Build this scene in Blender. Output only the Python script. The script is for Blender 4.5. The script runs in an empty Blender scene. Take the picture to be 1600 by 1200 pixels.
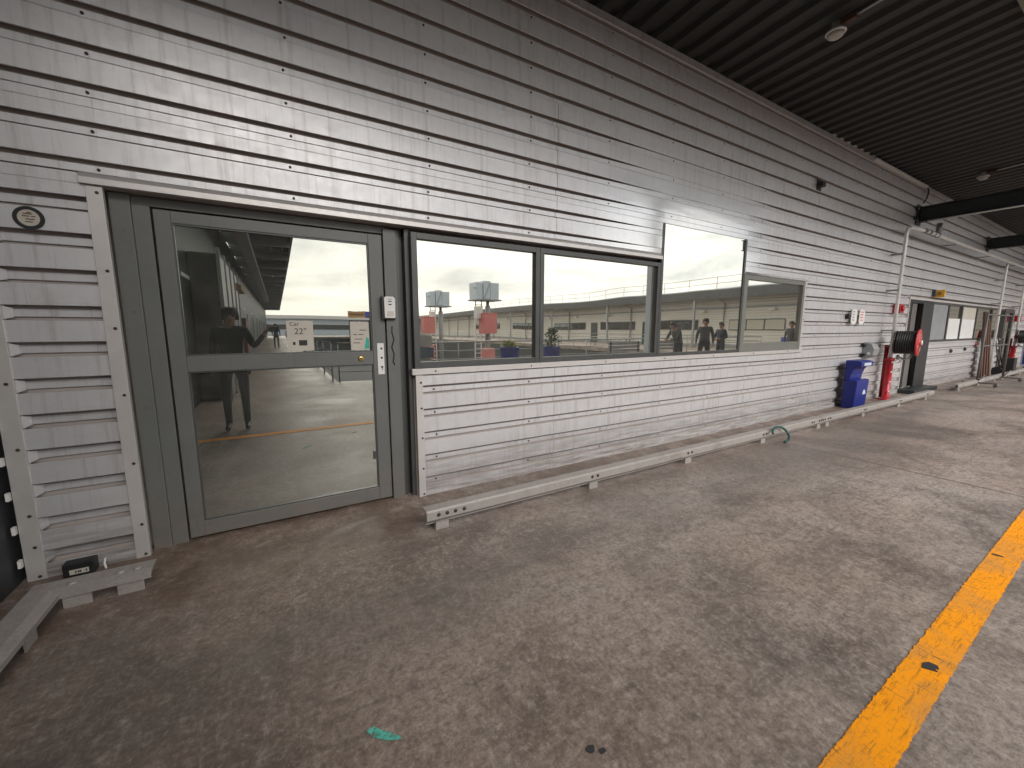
import bpy, bmesh, math, random
from mathutils import Vector, Matrix
random.seed(7)
D = bpy.data; SC = bpy.context.scene; COL = SC.collection
R = math.radians
W = 3.24            # the clad wall stands on the plane y = W, the camera over the origin
CAM_H = 1.45

# ------------------------------------------------------------------ materials
class N:
    def __init__(s, name):
        s.m = D.materials.new(name); s.m.use_nodes = True; s.t = s.m.node_tree
        s.b = s.t.nodes['Principled BSDF']; s._oc = None
    def n(s, typ, **kw):
        x = s.t.nodes.new(typ)
        for k, v in kw.items():
            if k in x.bl_rna.properties: setattr(x, k, v)
            else: x.inputs[k].default_value = v
        return x
    def l(s, a, b): s.t.links.new(a, b)
    def oc(s):
        if not s._oc: s._oc = s.n('ShaderNodeTexCoord').outputs['Object']
        return s._oc
    def noise(s, scale, detail=4, rough=.55, stretch=None, dist=0, loc=None):
        v = s.oc()
        if stretch or loc:
            mp = s.n('ShaderNodeMapping'); s.l(v, mp.inputs[0])
            if stretch: mp.inputs['Scale'].default_value = stretch
            if loc: mp.inputs['Location'].default_value = loc
            v = mp.outputs[0]
        x = s.n('ShaderNodeTexNoise'); x.inputs['Scale'].default_value = scale
        x.inputs['Detail'].default_value = detail; x.inputs['Roughness'].default_value = rough
        x.inputs['Distortion'].default_value = dist
        s.l(v, x.inputs['Vector']); return x.outputs['Fac']
    def ramp(s, fac, stops):
        x = s.n('ShaderNodeValToRGB'); e = x.color_ramp.elements
        while len(e) < len(stops): e.new(.5)
        for el, (p, c) in zip(e, stops):
            el.position = p; el.color = (c, c, c, 1) if isinstance(c, (int, float)) else (*c, 1)
        s.l(fac, x.inputs[0]); return x.outputs[0]
    def mix(s, fac, a, b, mode='MIX'):
        x = s.n('ShaderNodeMix', data_type='RGBA', blend_type=mode)
        for sock, v in ((x.inputs[0], fac), (x.inputs[6], a), (x.inputs[7], b)):
            if hasattr(v, 'links'): s.l(v, sock)
            elif isinstance(v, (int, float)): sock.default_value = v if sock is x.inputs[0] else (v, v, v, 1)
            else: sock.default_value = (*v, 1)
        return x.outputs[2]
    def math(s, op, a, b=0.0, c=None, clamp=False):
        x = s.n('ShaderNodeMath', operation=op); x.use_clamp = clamp
        for i, v in enumerate((a, b) if c is None else (a, b, c)):
            if hasattr(v, 'links'): s.l(v, x.inputs[i])
            else: x.inputs[i].default_value = v
        return x.outputs[0]
    def step(s, v, a, b):
        x = s.n('ShaderNodeMapRange', interpolation_type='SMOOTHSTEP')
        s.l(v, x.inputs[0]); x.inputs[1].default_value = a; x.inputs[2].default_value = b
        return x.outputs[0]
    def xyz(s):
        x = s.n('ShaderNodeSeparateXYZ'); s.l(s.oc(), x.inputs[0]); return x.outputs
    def bump(s, h, strength=.3, dist=.01, prev=None):
        x = s.n('ShaderNodeBump'); x.inputs['Strength'].default_value = strength; x.inputs['Distance'].default_value = dist
        s.l(h, x.inputs['Height'])
        if prev: s.l(prev, x.inputs['Normal'])
        s.l(x.outputs[0], s.b.inputs['Normal']); return x.outputs[0]
    def set(s, **kw):
        for k, v in kw.items():
            k = {'col': 'Base Color', 'rough': 'Roughness', 'metal': 'Metallic', 'spec': 'Specular IOR Level'}.get(k, k)
            i = s.b.inputs[k]
            if hasattr(v, 'links'): s.l(v, i)
            elif isinstance(v, tuple): i.default_value = (*v, 1)
            else: i.default_value = v
        return s

def plain(name, col, rough=.5, metal=0.0, var=.25, scale=6.0, spec=.5):
    """a painted / plastic / metal surface with mottled wear"""
    k = N(name); f = k.noise(scale, 5, .6)
    c = k.mix(f, tuple(x * (1 - var) for x in col), tuple(min(1, x * (1 + var)) for x in col))
    g = k.noise(scale * 9, 3, .6, loc=(3, 1, 2))
    r = k.math('MULTIPLY_ADD', g, .25, rough - .12)
    k.set(col=c, rough=r, metal=metal, spec=spec); return k.m

def m_clad():
    k = N('silver_cladding'); x, y, z = k.xyz()
    n1 = k.noise(1.3, 5, .6, (1, 1, 2)); n2 = k.noise(14, 4, .65); n3 = k.noise(5, 6, .7, (.5, 1, 6), loc=(4, 0, 1))
    c = k.mix(n1, (.57, .56, .575), (.70, .688, .70))
    c = k.mix(k.ramp(n2, [(.35, 0.0), (.8, .20)]), c, (.40, .37, .36))
    # brown splash dirt towards the floor and thin vertical runs
    low = k.step(z, .50, -.02)
    dirt = k.math('MULTIPLY', low, k.ramp(n3, [(.36, 0.0), (.62, 1.0)]))
    c = k.mix(k.math('MULTIPLY', dirt, .70), c, (.16, .115, .085))
    runs = k.noise(3.0, 5, .7, (9, 1, .35), loc=(0, 0, 7))
    c = k.mix(k.ramp(runs, [(.52, 0.0), (.72, .50)]), c, (.30, .265, .245))
    scuff = k.noise(2.2, 6, .75, (1, 1, 2), dist=1.4, loc=(2, 5, 3))
    c = k.mix(k.ramp(scuff, [(.56, 0.0), (.74, .30)]), c, (.36, .32, .30))
    # the polished stretch of sheet above the middle panes
    wob = k.math('MULTIPLY_ADD', k.noise(.7, 1, .4, loc=(8, 8, 8)), .5, -.25)
    xx = k.math('ADD', x, wob); zz = k.math('ADD', z, wob)
    m = k.math('MULTIPLY', k.step(xx, 2.35, 3.5), k.step(xx, 6.5, 5.3))
    m = k.math('MULTIPLY', m, k.math('MULTIPLY', k.step(z, 2.15, 2.2), k.step(zz, 3.6, 2.7)))
    rough = k.math('MULTIPLY_ADD', n2, .16, .34)
    rough = k.mix(m, rough, k.math('MULTIPLY_ADD', k.step(z, 2.75, 3.15), .20, .13))
    metal = k.mix(m, .48, .78)
    c = k.mix(k.math('MULTIPLY', m, .7), c, (.50, .495, .49))
    wav = k.noise(.9, 2, .4, (.8, 1, 4), dist=.5)
    b1 = k.bump(wav, .20, .02)
    k.set(col=c, rough=rough, metal=metal)
    return k.m

def m_floor():
    k = N('stained_concrete'); x, y, z = k.xyz()
    big = k.noise(.33, 4, .6, dist=.5); mid = k.noise(1.5, 7, .62, loc=(5, 2, 0), dist=.7); fine = k.noise(17, 7, .74, dist=.4); grit = k.noise(120, 3, .65)
    # broad areas of brown and of grey cement, paler and pinker past the joint
    c = k.mix(k.ramp(big, [(.36, 0.0), (.62, 1.0)]), (.268, .208, .170), (.352, .308, .280))
    lf = k.math('MULTIPLY', k.step(k.math('ADD', x, k.math('MULTIPLY', mid, 1.6)), 2.6, .2), .85)      # rusty soil tracked about by the corner
    c = k.mix(lf, c, (.205, .138, .100))
    c = k.mix(k.math('MULTIPLY', k.step(x, 5.50, 5.56), .30), c, (.46, .365, .325))
    warm = k.noise(.8, 5, .65, loc=(11, 3, 0), dist=.6)
    c = k.mix(k.ramp(warm, [(.46, 0.0), (.66, .50)]), c, (.32, .235, .190))
    # old soaked-in stains with soft outlines, and worn pale patches
    c = k.mix(k.ramp(mid, [(.34, .72), (.55, 0.0)]), c, (.095, .072, .058))
    blob = k.noise(.75, 3, .5, loc=(1.5, 7, 0), dist=.9)
    c = k.mix(k.ramp(blob, [(.52, 0.0), (.64, .52)]), c, (.088, .072, .062))
    pale = k.noise(1.9, 7, .70, loc=(1, 9, 0), dist=1.1)
    c = k.mix(k.ramp(pale, [(.53, 0.0), (.70, .36)]), c, (.46, .395, .35))
    # trowel and tyre streaks
    st = k.noise(3.2, 6, .72, (.35, 4.5, 1), dist=1.0, loc=(3, 0, 0)); st2 = k.noise(2.6, 6, .72, (5, .5, 1), dist=1.4, loc=(8, 1, 0))
    c = k.mix(k.ramp(st, [(.53, 0.0), (.68, .50)]), c, (.11, .088, .075)); c = k.mix(k.ramp(st2, [(.56, 0.0), (.72, .45)]), c, (.43, .37, .33))
    # fine grain
    c = k.mix(k.ramp(fine, [(.36, .55), (.50, 0.0)]), c, (.078, .060, .050)); c = k.mix(k.ramp(fine, [(.52, 0.0), (.70, .55)]), c, (.47, .40, .355))
    c = k.mix(k.ramp(grit, [(.56, 0.0), (.70, .55)]), c, (.09, .072, .06))
    fn2 = k.noise(48, 5, .75, loc=(2, 8, 0))
    c = k.mix(k.ramp(fn2, [(.36, .55), (.50, 0.0)]), c, (.070, .054, .045)); c = k.mix(k.ramp(fn2, [(.54, 0.0), (.68, .38)]), c, (.54, .465, .415))
    fb = k.noise(26, 6, .78, (.5, 3.2, 1), dist=1.5, loc=(5, 4, 0)); fc = k.noise(26, 6, .78, (3.2, .6, 1), dist=1.5, loc=(1, 2, 0))
    c = k.mix(k.ramp(fb, [(.36, .34), (.48, 0.0)]), c, (.075, .058, .048)); c = k.mix(k.ramp(fc, [(.56, 0.0), (.70, .24)]), c, (.56, .48, .43))
    # worn, greasy band in front of the rail
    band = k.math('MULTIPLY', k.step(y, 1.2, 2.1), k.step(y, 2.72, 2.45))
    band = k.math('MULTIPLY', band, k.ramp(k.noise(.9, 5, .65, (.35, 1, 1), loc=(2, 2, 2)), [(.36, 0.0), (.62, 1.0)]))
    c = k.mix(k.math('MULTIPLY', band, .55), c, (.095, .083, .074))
    # rust and soil along the wall foot, widened as painted contact shade under the rail
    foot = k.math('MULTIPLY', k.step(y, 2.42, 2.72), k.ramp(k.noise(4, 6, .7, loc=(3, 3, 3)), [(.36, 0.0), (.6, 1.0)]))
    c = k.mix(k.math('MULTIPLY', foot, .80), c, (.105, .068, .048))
    # sparse pale chips
    vo = k.n('ShaderNodeTexVoronoi', feature='F1'); vo.inputs['Scale'].default_value = 2.6; vo.inputs['Randomness'].default_value = 1; k.l(k.oc(), vo.inputs['Vector'])
    c = k.mix(k.ramp(vo.outputs['Distance'], [(.010, .8), (.018, 0.0)]), c, (.66, .62, .58))
    # hairline cracks here and there
    wv = k.n('ShaderNodeVectorMath', operation='ADD'); k.l(k.oc(), wv.inputs[0])
    nv = k.n('ShaderNodeTexNoise'); nv.inputs['Scale'].default_value = 2.2; nv.inputs['Detail'].default_value = 5; k.l(k.oc(), nv.inputs['Vector'])
    sc_ = k.n('ShaderNodeVectorMath', operation='SCALE'); k.l(nv.outputs['Color'], sc_.inputs[0]); sc_.inputs['Scale'].default_value = .55; k.l(sc_.outputs[0], wv.inputs[1])
    ve = k.n('ShaderNodeTexVoronoi', feature='DISTANCE_TO_EDGE'); ve.inputs['Scale'].default_value = .42; k.l(wv.outputs[0], ve.inputs['Vector'])
    cr = k.math('MULTIPLY', k.ramp(ve.outputs['Distance'], [(.0006, .7), (.0022, 0.0)]), k.ramp(k.noise(.6, 3, .5, loc=(0, 6, 2)), [(.54, 0.0), (.60, .55)]))
    c = k.mix(cr, c, (.075, .060, .050))
    # saw-cut joint every six metres
    u = k.math('ABSOLUTE', k.math('WRAP', k.math('ADD', x, k.math('MULTIPLY_ADD', mid, .03, -5.53)), 3.0, -3.0))
    jl = k.math('MULTIPLY', k.step(u, .028, .010), k.step(x, 2.0, 2.1))
    c = k.mix(k.math('MULTIPLY', jl, .65), c, (.085, .072, .062))
    damp = k.ramp(k.noise(.55, 3, .5, loc=(4, 2, 5), dist=.6), [(.50, 0.0), (.62, 1.0)])
    rough = k.math('SUBTRACT', k.ramp(mid, [(.3, .46), (.7, .64)]), k.math('MULTIPLY', damp, .10))
    h = k.math('ADD', k.math('MULTIPLY', fine, .6), k.math('MULTIPLY', grit, .25))
    k.bump(k.math('SUBTRACT', h, k.math('MULTIPLY', cr, .8)), .30, .006)
    k.set(col=c, rough=rough, spec=.5); return k.m

def m_line():
    k = N('worn_yellow_paint'); x, y, z = k.xyz()
    big = k.noise(2.2, 5, .6); n = k.noise(9, 6, .7, (1, 9, 1), dist=1.0); f = k.noise(38, 5, .75)
    c = k.mix(big, (.84, .285, .003), (.98, .355, .006))
    c = k.mix(k.ramp(n, [(.53, 0.0), (.66, .75)]), c, (.30, .11, .010))
    c = k.mix(k.ramp(f, [(.54, 0.0), (.68, .60)]), c, (.33, .14, .03))
    gr = k.noise(1.6, 6, .75, loc=(9, 2, 0), dist=.8)
    c = k.mix(k.ramp(gr, [(.44, 0.0), (.66, .55)]), c, (.36, .21, .085))
    sc = k.noise(2.6, 6, .82, (16, 1.6, 1), dist=.9, loc=(4, 4, 0)); s2 = k.noise(3.2, 6, .8, (2.2, 12, 1), dist=1.1, loc=(1, 7, 0))
    c = k.mix(k.ramp(sc, [(.59, 0.0), (.64, .85)]), c, (.11, .075, .045)); c = k.mix(k.ramp(s2, [(.60, 0.0), (.66, .8)]), c, (.15, .09, .04))
    # the paint is worn through to the concrete at its ragged edges and in patches
    v = k.math('ABSOLUTE', k.math('SUBTRACT', y, k.math('MULTIPLY_ADD', k.math('MINIMUM', x, 6.0), .016, .368)))
    e = k.math('ADD', k.math('DIVIDE', v, .072), k.math('MULTIPLY_ADD', k.noise(26, 5, .8, loc=(2, 2, 0)), .36, -.18))
    worn = k.math('MAXIMUM', k.step(e, .90, .95), k.ramp(k.noise(5, 7, .82, loc=(6, 1, 0)), [(.67, 0.0), (.69, 1.0)]))
    k.l(k.math('SUBTRACT', 1.0, worn), k.b.inputs['Alpha'])
    k.bump(f, .3, .004); k.set(col=c, rough=.6, spec=.2); return k.m

def m_glass(name, tint=(.62, .63, .61), dirt=.5, rough=.012):
    k = N(name); x, y, z = k.xyz()
    sm = k.noise(3.2, 6, .72, dist=1.0); sp = k.noise(46, 3, .6)
    d = k.math('ADD', k.ramp(sm, [(.42, .025 + .03 * dirt), (.80, .05 + .14 * dirt)]), k.ramp(sp, [(.70, 0.0), (.78, .35 * dirt)]))
    # the glass is mirror filmed: a metallic reflection under a thin dusty layer
    k.set(col=k.mix(d, tint, (.42, .41, .38)), metal=k.math('SUBTRACT', 1.0, d), rough=k.math('MULTIPLY_ADD', k.ramp(sp, [(.66, 0.0), (.80, .25)]), dirt, rough))
    wv = k.noise(.9, 1, .4, dist=.3); k.bump(wv, .16, .012)
    return k.m

def m_smear():
    k = N('smeared_teal_paint'); n = k.noise(30, 5, .75, (1, 1, 1), dist=.6); b = k.noise(60, 4, .7)
    k.set(col=k.mix(n, (.03, .30, .23), (.16, .55, .45)), rough=.6); k.l(k.ramp(b, [(.36, 0.0), (.52, 1.0)]), k.b.inputs['Alpha']); return k.m

def m_door():
    k = N('grey_green_door_paint'); x, y, z = k.xyz(); n = k.noise(5, 5, .6); g = k.noise(7, 6, .75, (1, 1, 2.5), loc=(2, 3, 1)); w = k.noise(3, 5, .7, (5, 1, .3), loc=(5, 0, 0))
    c = k.mix(n, (.112, .116, .110), (.148, .150, .143))
    c = k.mix(k.math('MULTIPLY', k.step(z, .55, 0.0), k.ramp(g, [(.38, 0.0), (.62, .7)])), c, (.17, .135, .11))
    c = k.mix(k.ramp(g, [(.60, 0.0), (.76, .4)]), c, (.20, .195, .185)); c = k.mix(k.ramp(w, [(.56, 0.0), (.75, .45)]), c, (.075, .072, .066))
    k.set(col=c, rough=k.math('MULTIPLY_ADD', g, .25, .32), metal=.1); return k.m

def m_galv():
    k = N('galvanised_steel'); n = k.noise(9, 5, .65); f = k.noise(60, 4, .7); x, y, z = k.xyz()
    c = k.mix(n, (.28, .255, .235), (.41, .378, .355))
    c = k.mix(k.ramp(f, [(.5, 0.0), (.78, .45)]), c, (.13, .105, .09))
    r = k.noise(2.4, 5, .7, loc=(4, 2, 1))
    c = k.mix(k.ramp(r, [(.55, 0.0), (.75, .6)]), c, (.15, .10, .075))
    k.bump(f, .2, .003); k.set(col=c, rough=.55, metal=.35); return k.m

def m_roof():
    k = N('dark_roof_sheet'); n = k.noise(1.2, 5, .6); f = k.noise(18, 4, .65)
    c = k.mix(n, (.026, .026, .026), (.042, .042, .042)); c = k.mix(k.ramp(f, [(.55, 0.0), (.8, .4)]), c, (.022, .022, .021))
    k.set(col=c, rough=.55, metal=.2); return k.m

def m_leaf(name, a, b):
    k = N(name); k.set(col=k.mix(k.noise(9, 3), a, b), rough=.55); return k.m

def m_siding():
    k = N('pale_ribbed_siding'); x, y, z = k.xyz()
    s = k.math('FRACT', k.math('MULTIPLY', z, 5.0)); g = k.step(s, .80, .88)
    c = k.mix(k.noise(.6, 4), (.60, .56, .50), (.70, .67, .60))
    c = k.mix(k.math('MULTIPLY', g, .55), c, (.28, .26, .24))
    k.bump(k.math('SUBTRACT', 1.0, g), .6, .03); k.set(col=c, rough=.5, metal=.15); return k.m

M = dict(
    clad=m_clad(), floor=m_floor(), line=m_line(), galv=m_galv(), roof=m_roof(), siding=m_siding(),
    tealmark=m_smear(), glass=m_glass('mirror_film_glass', (.64, .628, .56), dirt=.35), glassd=m_glass('grimy_door_glass', (.47, .475, .43), .6, .008),
    door=m_door(),
    frame=plain('charcoal_aluminium', (.085, .086, .085), .4, .45, .2, 6),
    olive=plain('olive_grey_aluminium', (.19, .19, .17), .45, .3, .15, 6),
    trim=plain('white_flashing', (.60, .57, .55), .38, .45, .14, 7),
    dark=plain('dark_void', (.012, .013, .014), .6, 0, .3),
    backing=plain('dark_backing_board', (.36, .31, .285), .8, 0, .3, 3),
    black=plain('black_plastic', (.016, .016, .017), .4, 0, .3),
    darkwall=plain('charcoal_sheet', (.030, .032, .036), .45, .2, .25, 2),
    screw=plain('rusty_screw', (.055, .038, .028), .55, .4, .3, 40),
    white=plain('white_plastic', (.70, .68, .66), .4, 0, .08, 10),
    paper=plain('aged_paper', (.50, .46, .40), .8, 0, .12, 14),
    ink=plain('black_ink', (.03, .028, .03), .7, 0, .2),
    redink=plain('red_ink', (.58, .20, .20), .7, 0, .2),
    pipe=plain('white_pipe_paint', (.76, .745, .72), .35, .2, .12, 9),
    red=plain('red_enamel', (.36, .010, .020), .35, 0, .2, 5),
    redface=plain('bright_red_disc', (.42, .030, .030), .4, 0, .15, 8),
    blue=plain('blue_bin_plastic', (.008, .017, .17), .38, 0, .18, 5),
    bluebarrel=plain('blue_drum_plastic', (.02, .035, .22), .4, 0, .2, 5),
    beam=plain('dark_steel_beam', (.034, .038, .040), .45, .3, .25, 4),
    khaki=plain('khaki_steel_paint', (.20, .19, .14), .5, .2, .2, 4),
    yellow=plain('yellow_sign_plastic', (.80, .42, .03), .45, 0, .1, 8),
    bluedk=plain('dark_blue_plastic', (.03, .06, .12), .45, 0, .2),
    brass=plain('brass', (.62, .42, .14), .3, .9, .2, 20),
    rust=plain('rusty_timber', (.10, .050, .032), .75, 0, .45, 5),
    hose=plain('green_hose', (.006, .055, .05), .35, 0, .25, 8),
    teal=plain('teal_paint', (.03, .36, .28), .6, 0, .3, 30),
    greymetal=plain('weathered_grey_steel', (.30, .31, .32), .5, .35, .2, 3),
    paleblue=plain('pale_blue_grey_paint', (.50, .56, .62), .5, .1, .12, 2),
    concrete=plain('grey_concrete', (.22, .215, .20), .8, 0, .25, 2),
    asphalt=plain('dark_asphalt', (.05, .05, .052), .9, 0, .3, 1),
    salmon=plain('faded_red_panel', (.62, .19, .17), .5, 0, .15, 3),
    skin=plain('skin', (.34, .20, .14), .5, 0, .1, 12),
    navy=plain('navy_cloth', (.012, .018, .034), .85, 0, .3, 14),
    jeans=plain('dark_jeans', (.018, .024, .036), .85, 0, .3, 18),
    greycloth=plain('grey_cloth', (.05, .055, .06), .85, 0, .3, 14),
    hair=plain('dark_hair', (.014, .011, .009), .6, 0, .3, 30),
    leaf=m_leaf('leaf_green', (.020, .055, .016), (.05, .10, .025)), yleaf=m_leaf('yellow_leaf', (.16, .19, .02), (.30, .30, .04)),
    soil=plain('soil', (.04, .028, .02), .9, 0, .3, 12),
    tan=plain('tan_canvas', (.30, .17, .07), .8, 0, .2, 4),
    lens=plain('frosted_lens', (.52, .49, .45), .3, 0, .12, 16),
    maroon=plain('dark_red_paint', (.13, .025, .025), .5, 0, .25, 4), brown=plain('brown_grey_door_panel', (.13, .118, .115), .5, .1, .15, 4), leafdk=plain('black_door_leaf', (.030, .030, .032), .4, .1, .2, 3), standp=plain('dull_grey_stand_paint', (.12, .11, .105), .5, .2, .2, 8),
    blind=plain('white_blind', (.66, .66, .64), .7, 0, .06, 5), beige=plain('beige_blind', (.48, .45, .38), .7, 0, .1, 5),
)

# ------------------------------------------------------------------ mesh helpers
class MB:
    def __init__(s): s.bm = bmesh.new(); s.k = 0
    def _f(s, fs):
        for f in fs: f.material_index = s.k
    def box(s, x0, y0, z0, x1, y1, z1, rot=0, about=None, bev=0):
        vs = [s.bm.verts.new(p) for p in ((x0,y0,z0),(x1,y0,z0),(x1,y1,z0),(x0,y1,z0),(x0,y0,z1),(x1,y0,z1),(x1,y1,z1),(x0,y1,z1))]
        fs = [s.bm.faces.new([vs[i] for i in q]) for q in ((3,2,1,0),(4,5,6,7),(0,1,5,4),(1,2,6,5),(2,3,7,6),(3,0,4,7))]
        s._f(fs)
        if rot:
            a = Vector(about or ((x0+x1)/2, (y0+y1)/2, 0)); mt = Matrix.Translation(a) @ Matrix.Rotation(rot, 4, 'Z') @ Matrix.Translation(-a)
            for v in vs: v.co = mt @ v.co
        if bev:
            es = list({e for f in fs for e in f.edges}); r = bmesh.ops.bevel(s.bm, geom=es, offset=bev, segments=2, affect='EDGES', profile=.6)
            s._f(r['faces'])
        return vs
    def prism(s, pts, axis, a, b):
        """pts is a 2-D outline extruded along axis from a to b (x: pts are y,z; y: x,z; z: x,y)"""
        def P(p, t): return {'x': (t, *p), 'y': (p[0], t, p[1]), 'z': (*p, t)}[axis]
        A = [s.bm.verts.new(P(p, a)) for p in pts]; B = [s.bm.verts.new(P(p, b)) for p in pts]; n = len(pts)
        fs = [s.bm.faces.new((A[i], A[(i+1) % n], B[(i+1) % n], B[i])) for i in range(n)]
        fs += [s.bm.faces.new(A[::-1]), s.bm.faces.new(B)]; s._f(fs); bmesh.ops.recalc_face_normals(s.bm, faces=fs)
    def tube(s, path, r, n=10, cap=True):
        path = [Vector(p) for p in path]; rings = []; up = None
        rr = r if isinstance(r, (list, tuple)) else [r] * len(path)
        for i, p in enumerate(path):
            d = (path[min(i+1, len(path)-1)] - path[max(i-1, 0)]).normalized()
            if up is None: up = d.orthogonal().normalized()
            up = (up - d * up.dot(d)).normalized(); q = d.cross(up)
            rings.append([s.bm.verts.new(p + (up * math.cos(t) + q * math.sin(t)) * rr[i]) for t in [2*math.pi*j/n for j in range(n)]])
        fs = []
        for a, b in zip(rings, rings[1:]):
            for j in range(n):
                f = s.bm.faces.new((a[j], a[(j+1) % n], b[(j+1) % n], b[j])); f.smooth = True; fs.append(f)
        if cap: fs += [s.bm.faces.new(rings[0][::-1]), s.bm.faces.new(rings[-1])]
        s._f(fs)
    def cyl(s, p, q, r, n=16): s.tube([p, q], r, n)
    def lathe(s, c, prof, axis='z', n=24):
        """prof: (radius, offset along axis) pairs"""
        c = Vector(c); rings = []
        for r, t in prof:
            ring = []
            for j in range(n):
                a = 2*math.pi*j/n; u, v = r*math.cos(a), r*math.sin(a)
                ring.append(s.bm.verts.new(c + Vector({'z': (u, v, t), 'y': (u, t, v), 'x': (t, u, v)}[axis])))
            rings.append(ring)
        fs = []
        for a, b in zip(rings, rings[1:]):
            for j in range(n):
                f = s.bm.faces.new((a[j], a[(j+1) % n], b[(j+1) % n], b[j])); f.smooth = True; fs.append(f)
        for ring in (rings[0], rings[-1]): fs.append(s.bm.faces.new(ring))
        bmesh.ops.recalc_face_normals(s.bm, faces=fs); s._f(fs)
    def quad(s, *ps):
        f = s.bm.faces.new([s.bm.verts.new(p) for p in ps]); s._f([f]); return f
    def build(s, name, mats, parent=None, bevel=0, smooth=False):
        me = D.meshes.new(name)
        if parent is not None:
            off = Vector(parent.get('_o', (0, 0, 0)))
            for v in s.bm.verts: v.co -= off
        s.bm.to_mesh(me); s.bm.free()
        for m in (mats if isinstance(mats, (list, tuple)) else [mats]): me.materials.append(m)
        o = D.objects.new(name, me); COL.objects.link(o)
        if parent is not None:
            o.parent = parent; o['_o'] = tuple(off)
        if bevel:
            b = o.modifiers.new('bevel', 'BEVEL'); b.width = bevel; b.segments = 2; b.limit_method = 'ANGLE'; b.angle_limit = R(40)
        return o

def tag(o, label, cat, group=None, kind=None):
    if label: o['label'] = label
    if cat: o['category'] = cat
    if group: o['group'] = group
    if kind: o['kind'] = kind
    return o
def thing(name, label, cat, loc=(0, 0, 0), group=None):
    o = D.objects.new(name, None); COL.objects.link(o); o.location = loc; o['_o'] = tuple(loc); o.empty_display_size = .1
    return tag(o, label, cat, group)
def copy_thing(root, loc, label=None, rotz=None):
    r = root.copy(); COL.objects.link(r); r.location = loc
    if rotz is not None: r.rotation_euler = (0, 0, rotz)
    if label: r['label'] = label
    for ch in root.children:
        c = ch.copy(); COL.objects.link(c); c.parent = r
        for g in ch.children:
            d = g.copy(); COL.objects.link(d); d.parent = c
    return r
def text(s, size, loc, mat, parent=None, name='lettering', wall=True, bold=0):
    cu = D.curves.new(name, 'FONT'); cu.body = s; cu.size = size; cu.align_x = 'CENTER'; cu.align_y = 'CENTER'; cu.extrude = .0006; cu.offset = bold
    o = D.objects.new(name, cu); COL.objects.link(o)
    me = D.meshes.new_from_object(o.evaluated_get(bpy.context.evaluated_depsgraph_get())); D.objects.remove(o)
    me.materials.clear(); me.materials.append(mat)
    o = D.objects.new(name, me); COL.objects.link(o)
    off = Vector(parent.get('_o', (0, 0, 0))) if parent is not None else Vector()
    if parent is not None: o.parent = parent
    o.location = Vector(loc) - off; o.rotation_euler = (R(90), 0, 0) if wall else (0, 0, 0)
    return o

# ------------------------------------------------------------------ ribbed cladding
PITCH, Z0 = .2015, .972
def clad(name, xs, z0, z1, parent, depth=None, screws=(), y=W, DEP=.028, GAPU=.018, GAPL=.013, STRIP=.043, caps=None):
    """interlocking planks: wide pans on the wall plane, narrow strips set back, an open joint on either side of each strip"""
    mb = MB(); dep = depth or (lambda x, z: 1.0)
    lap = lambda x: .0035 if (2.411 < x < 8.001 or x > 14.001) else 0.0      # sheets lap over their neighbours
    xs = sorted(set(list(xs) + [v for v in (2.409, 2.412, 8.0, 8.002, 14.0, 14.002) if xs[0] < v < xs[-1]]))
    def plate(za, zb, f, ret):
        """za, zb, y are functions of x"""
        rows = []
        for x in xs:
            a, b, yy = za(x), zb(x), f(x) - lap(x)
            rows.append([mb.bm.verts.new(p) for p in ((x, yy + ret, a + .001), (x, yy + .002, a), (x, yy, a + .002), (x, yy, b - .002), (x, yy + .002, b), (x, yy + ret, b - .001))])
        for a, b in zip(rows, rows[1:]):
            for i in range(5): mb.bm.faces.new((a[i], b[i], b[i+1], a[i+1]))
    for k in range(-7, 24):
        t = Z0 + PITCH * k                       # lower edge of pan k; the strip of the joint lies right below it
        pb, pt = t, t + PITCH - GAPU - GAPL - STRIP
        if pt > z0 + .004 and pb < z1 - .004:
            m = lambda x, zz, sgn, g: zz + sgn * g * .5 * (1 - dep(x, zz))
            plate(lambda x: max(z0, m(x, pb, -1, GAPU)), lambda x: min(z1, m(x, pt, 1, GAPL)), lambda x: y, .010)
        sb, st = t - GAPU - STRIP, t - GAPU
        if st > z0 + .004 and sb < z1 - .004:
            plate(lambda x: max(z0, sb - GAPL * .5 * (1 - dep(x, sb))), lambda x: min(z1, st + GAPU * .5 * (1 - dep(x, st))), lambda x: y + DEP * dep(x, st), .008)
    if caps is not None:
        for k in range(-6, 24):
            t = Z0 + PITCH * k
            if z0 + .1 < t < z1 - .02: mb.quad((caps, y + .003, t - .004), (caps, y + .003, t - GAPU - STRIP - GAPL + .004), (caps + .030, y + DEP - .002, t - GAPU - STRIP - .002), (caps + .030, y + DEP - .002, t - GAPU + .002))
    mb.k = 1
    zs = [Z0 + PITCH*k - GAPU - STRIP * .5 for k in range(-6, 24)]
    for sx in screws:
        for z in zs:
            if z0 + .03 < z < z1 - .03:
                jx = random.uniform(-.012, .012); yy = y + DEP * dep(sx, z)
                mb.lathe((sx + jx, yy, z), [(.0085, 0), (.0085, -.004), (.006, -.007)], 'y', 8)
    return mb.build(name, [M['clad'], M['screw']], parent)

# ================================================================== SETTING
mb = MB()
mb.box(-1.5, -5, -.3, 31, 3.9, 0); mb.box(-1.5, -70, -.3, 1.35, -5, 0); mb.box(22, -95, -.3, 31, -5, 0); mb.box(-1.5, -95, -.3, 22, -70, 0)
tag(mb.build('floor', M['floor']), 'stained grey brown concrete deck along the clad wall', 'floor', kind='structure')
mb = MB(); mb.quad((-600, -600, -4.5), (600, -600, -4.5), (600, 600, -4.5), (-600, 600, -4.5))
tag(mb.build('ground', M['asphalt']), 'dark asphalt yard below the deck', 'ground', kind='structure')

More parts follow.
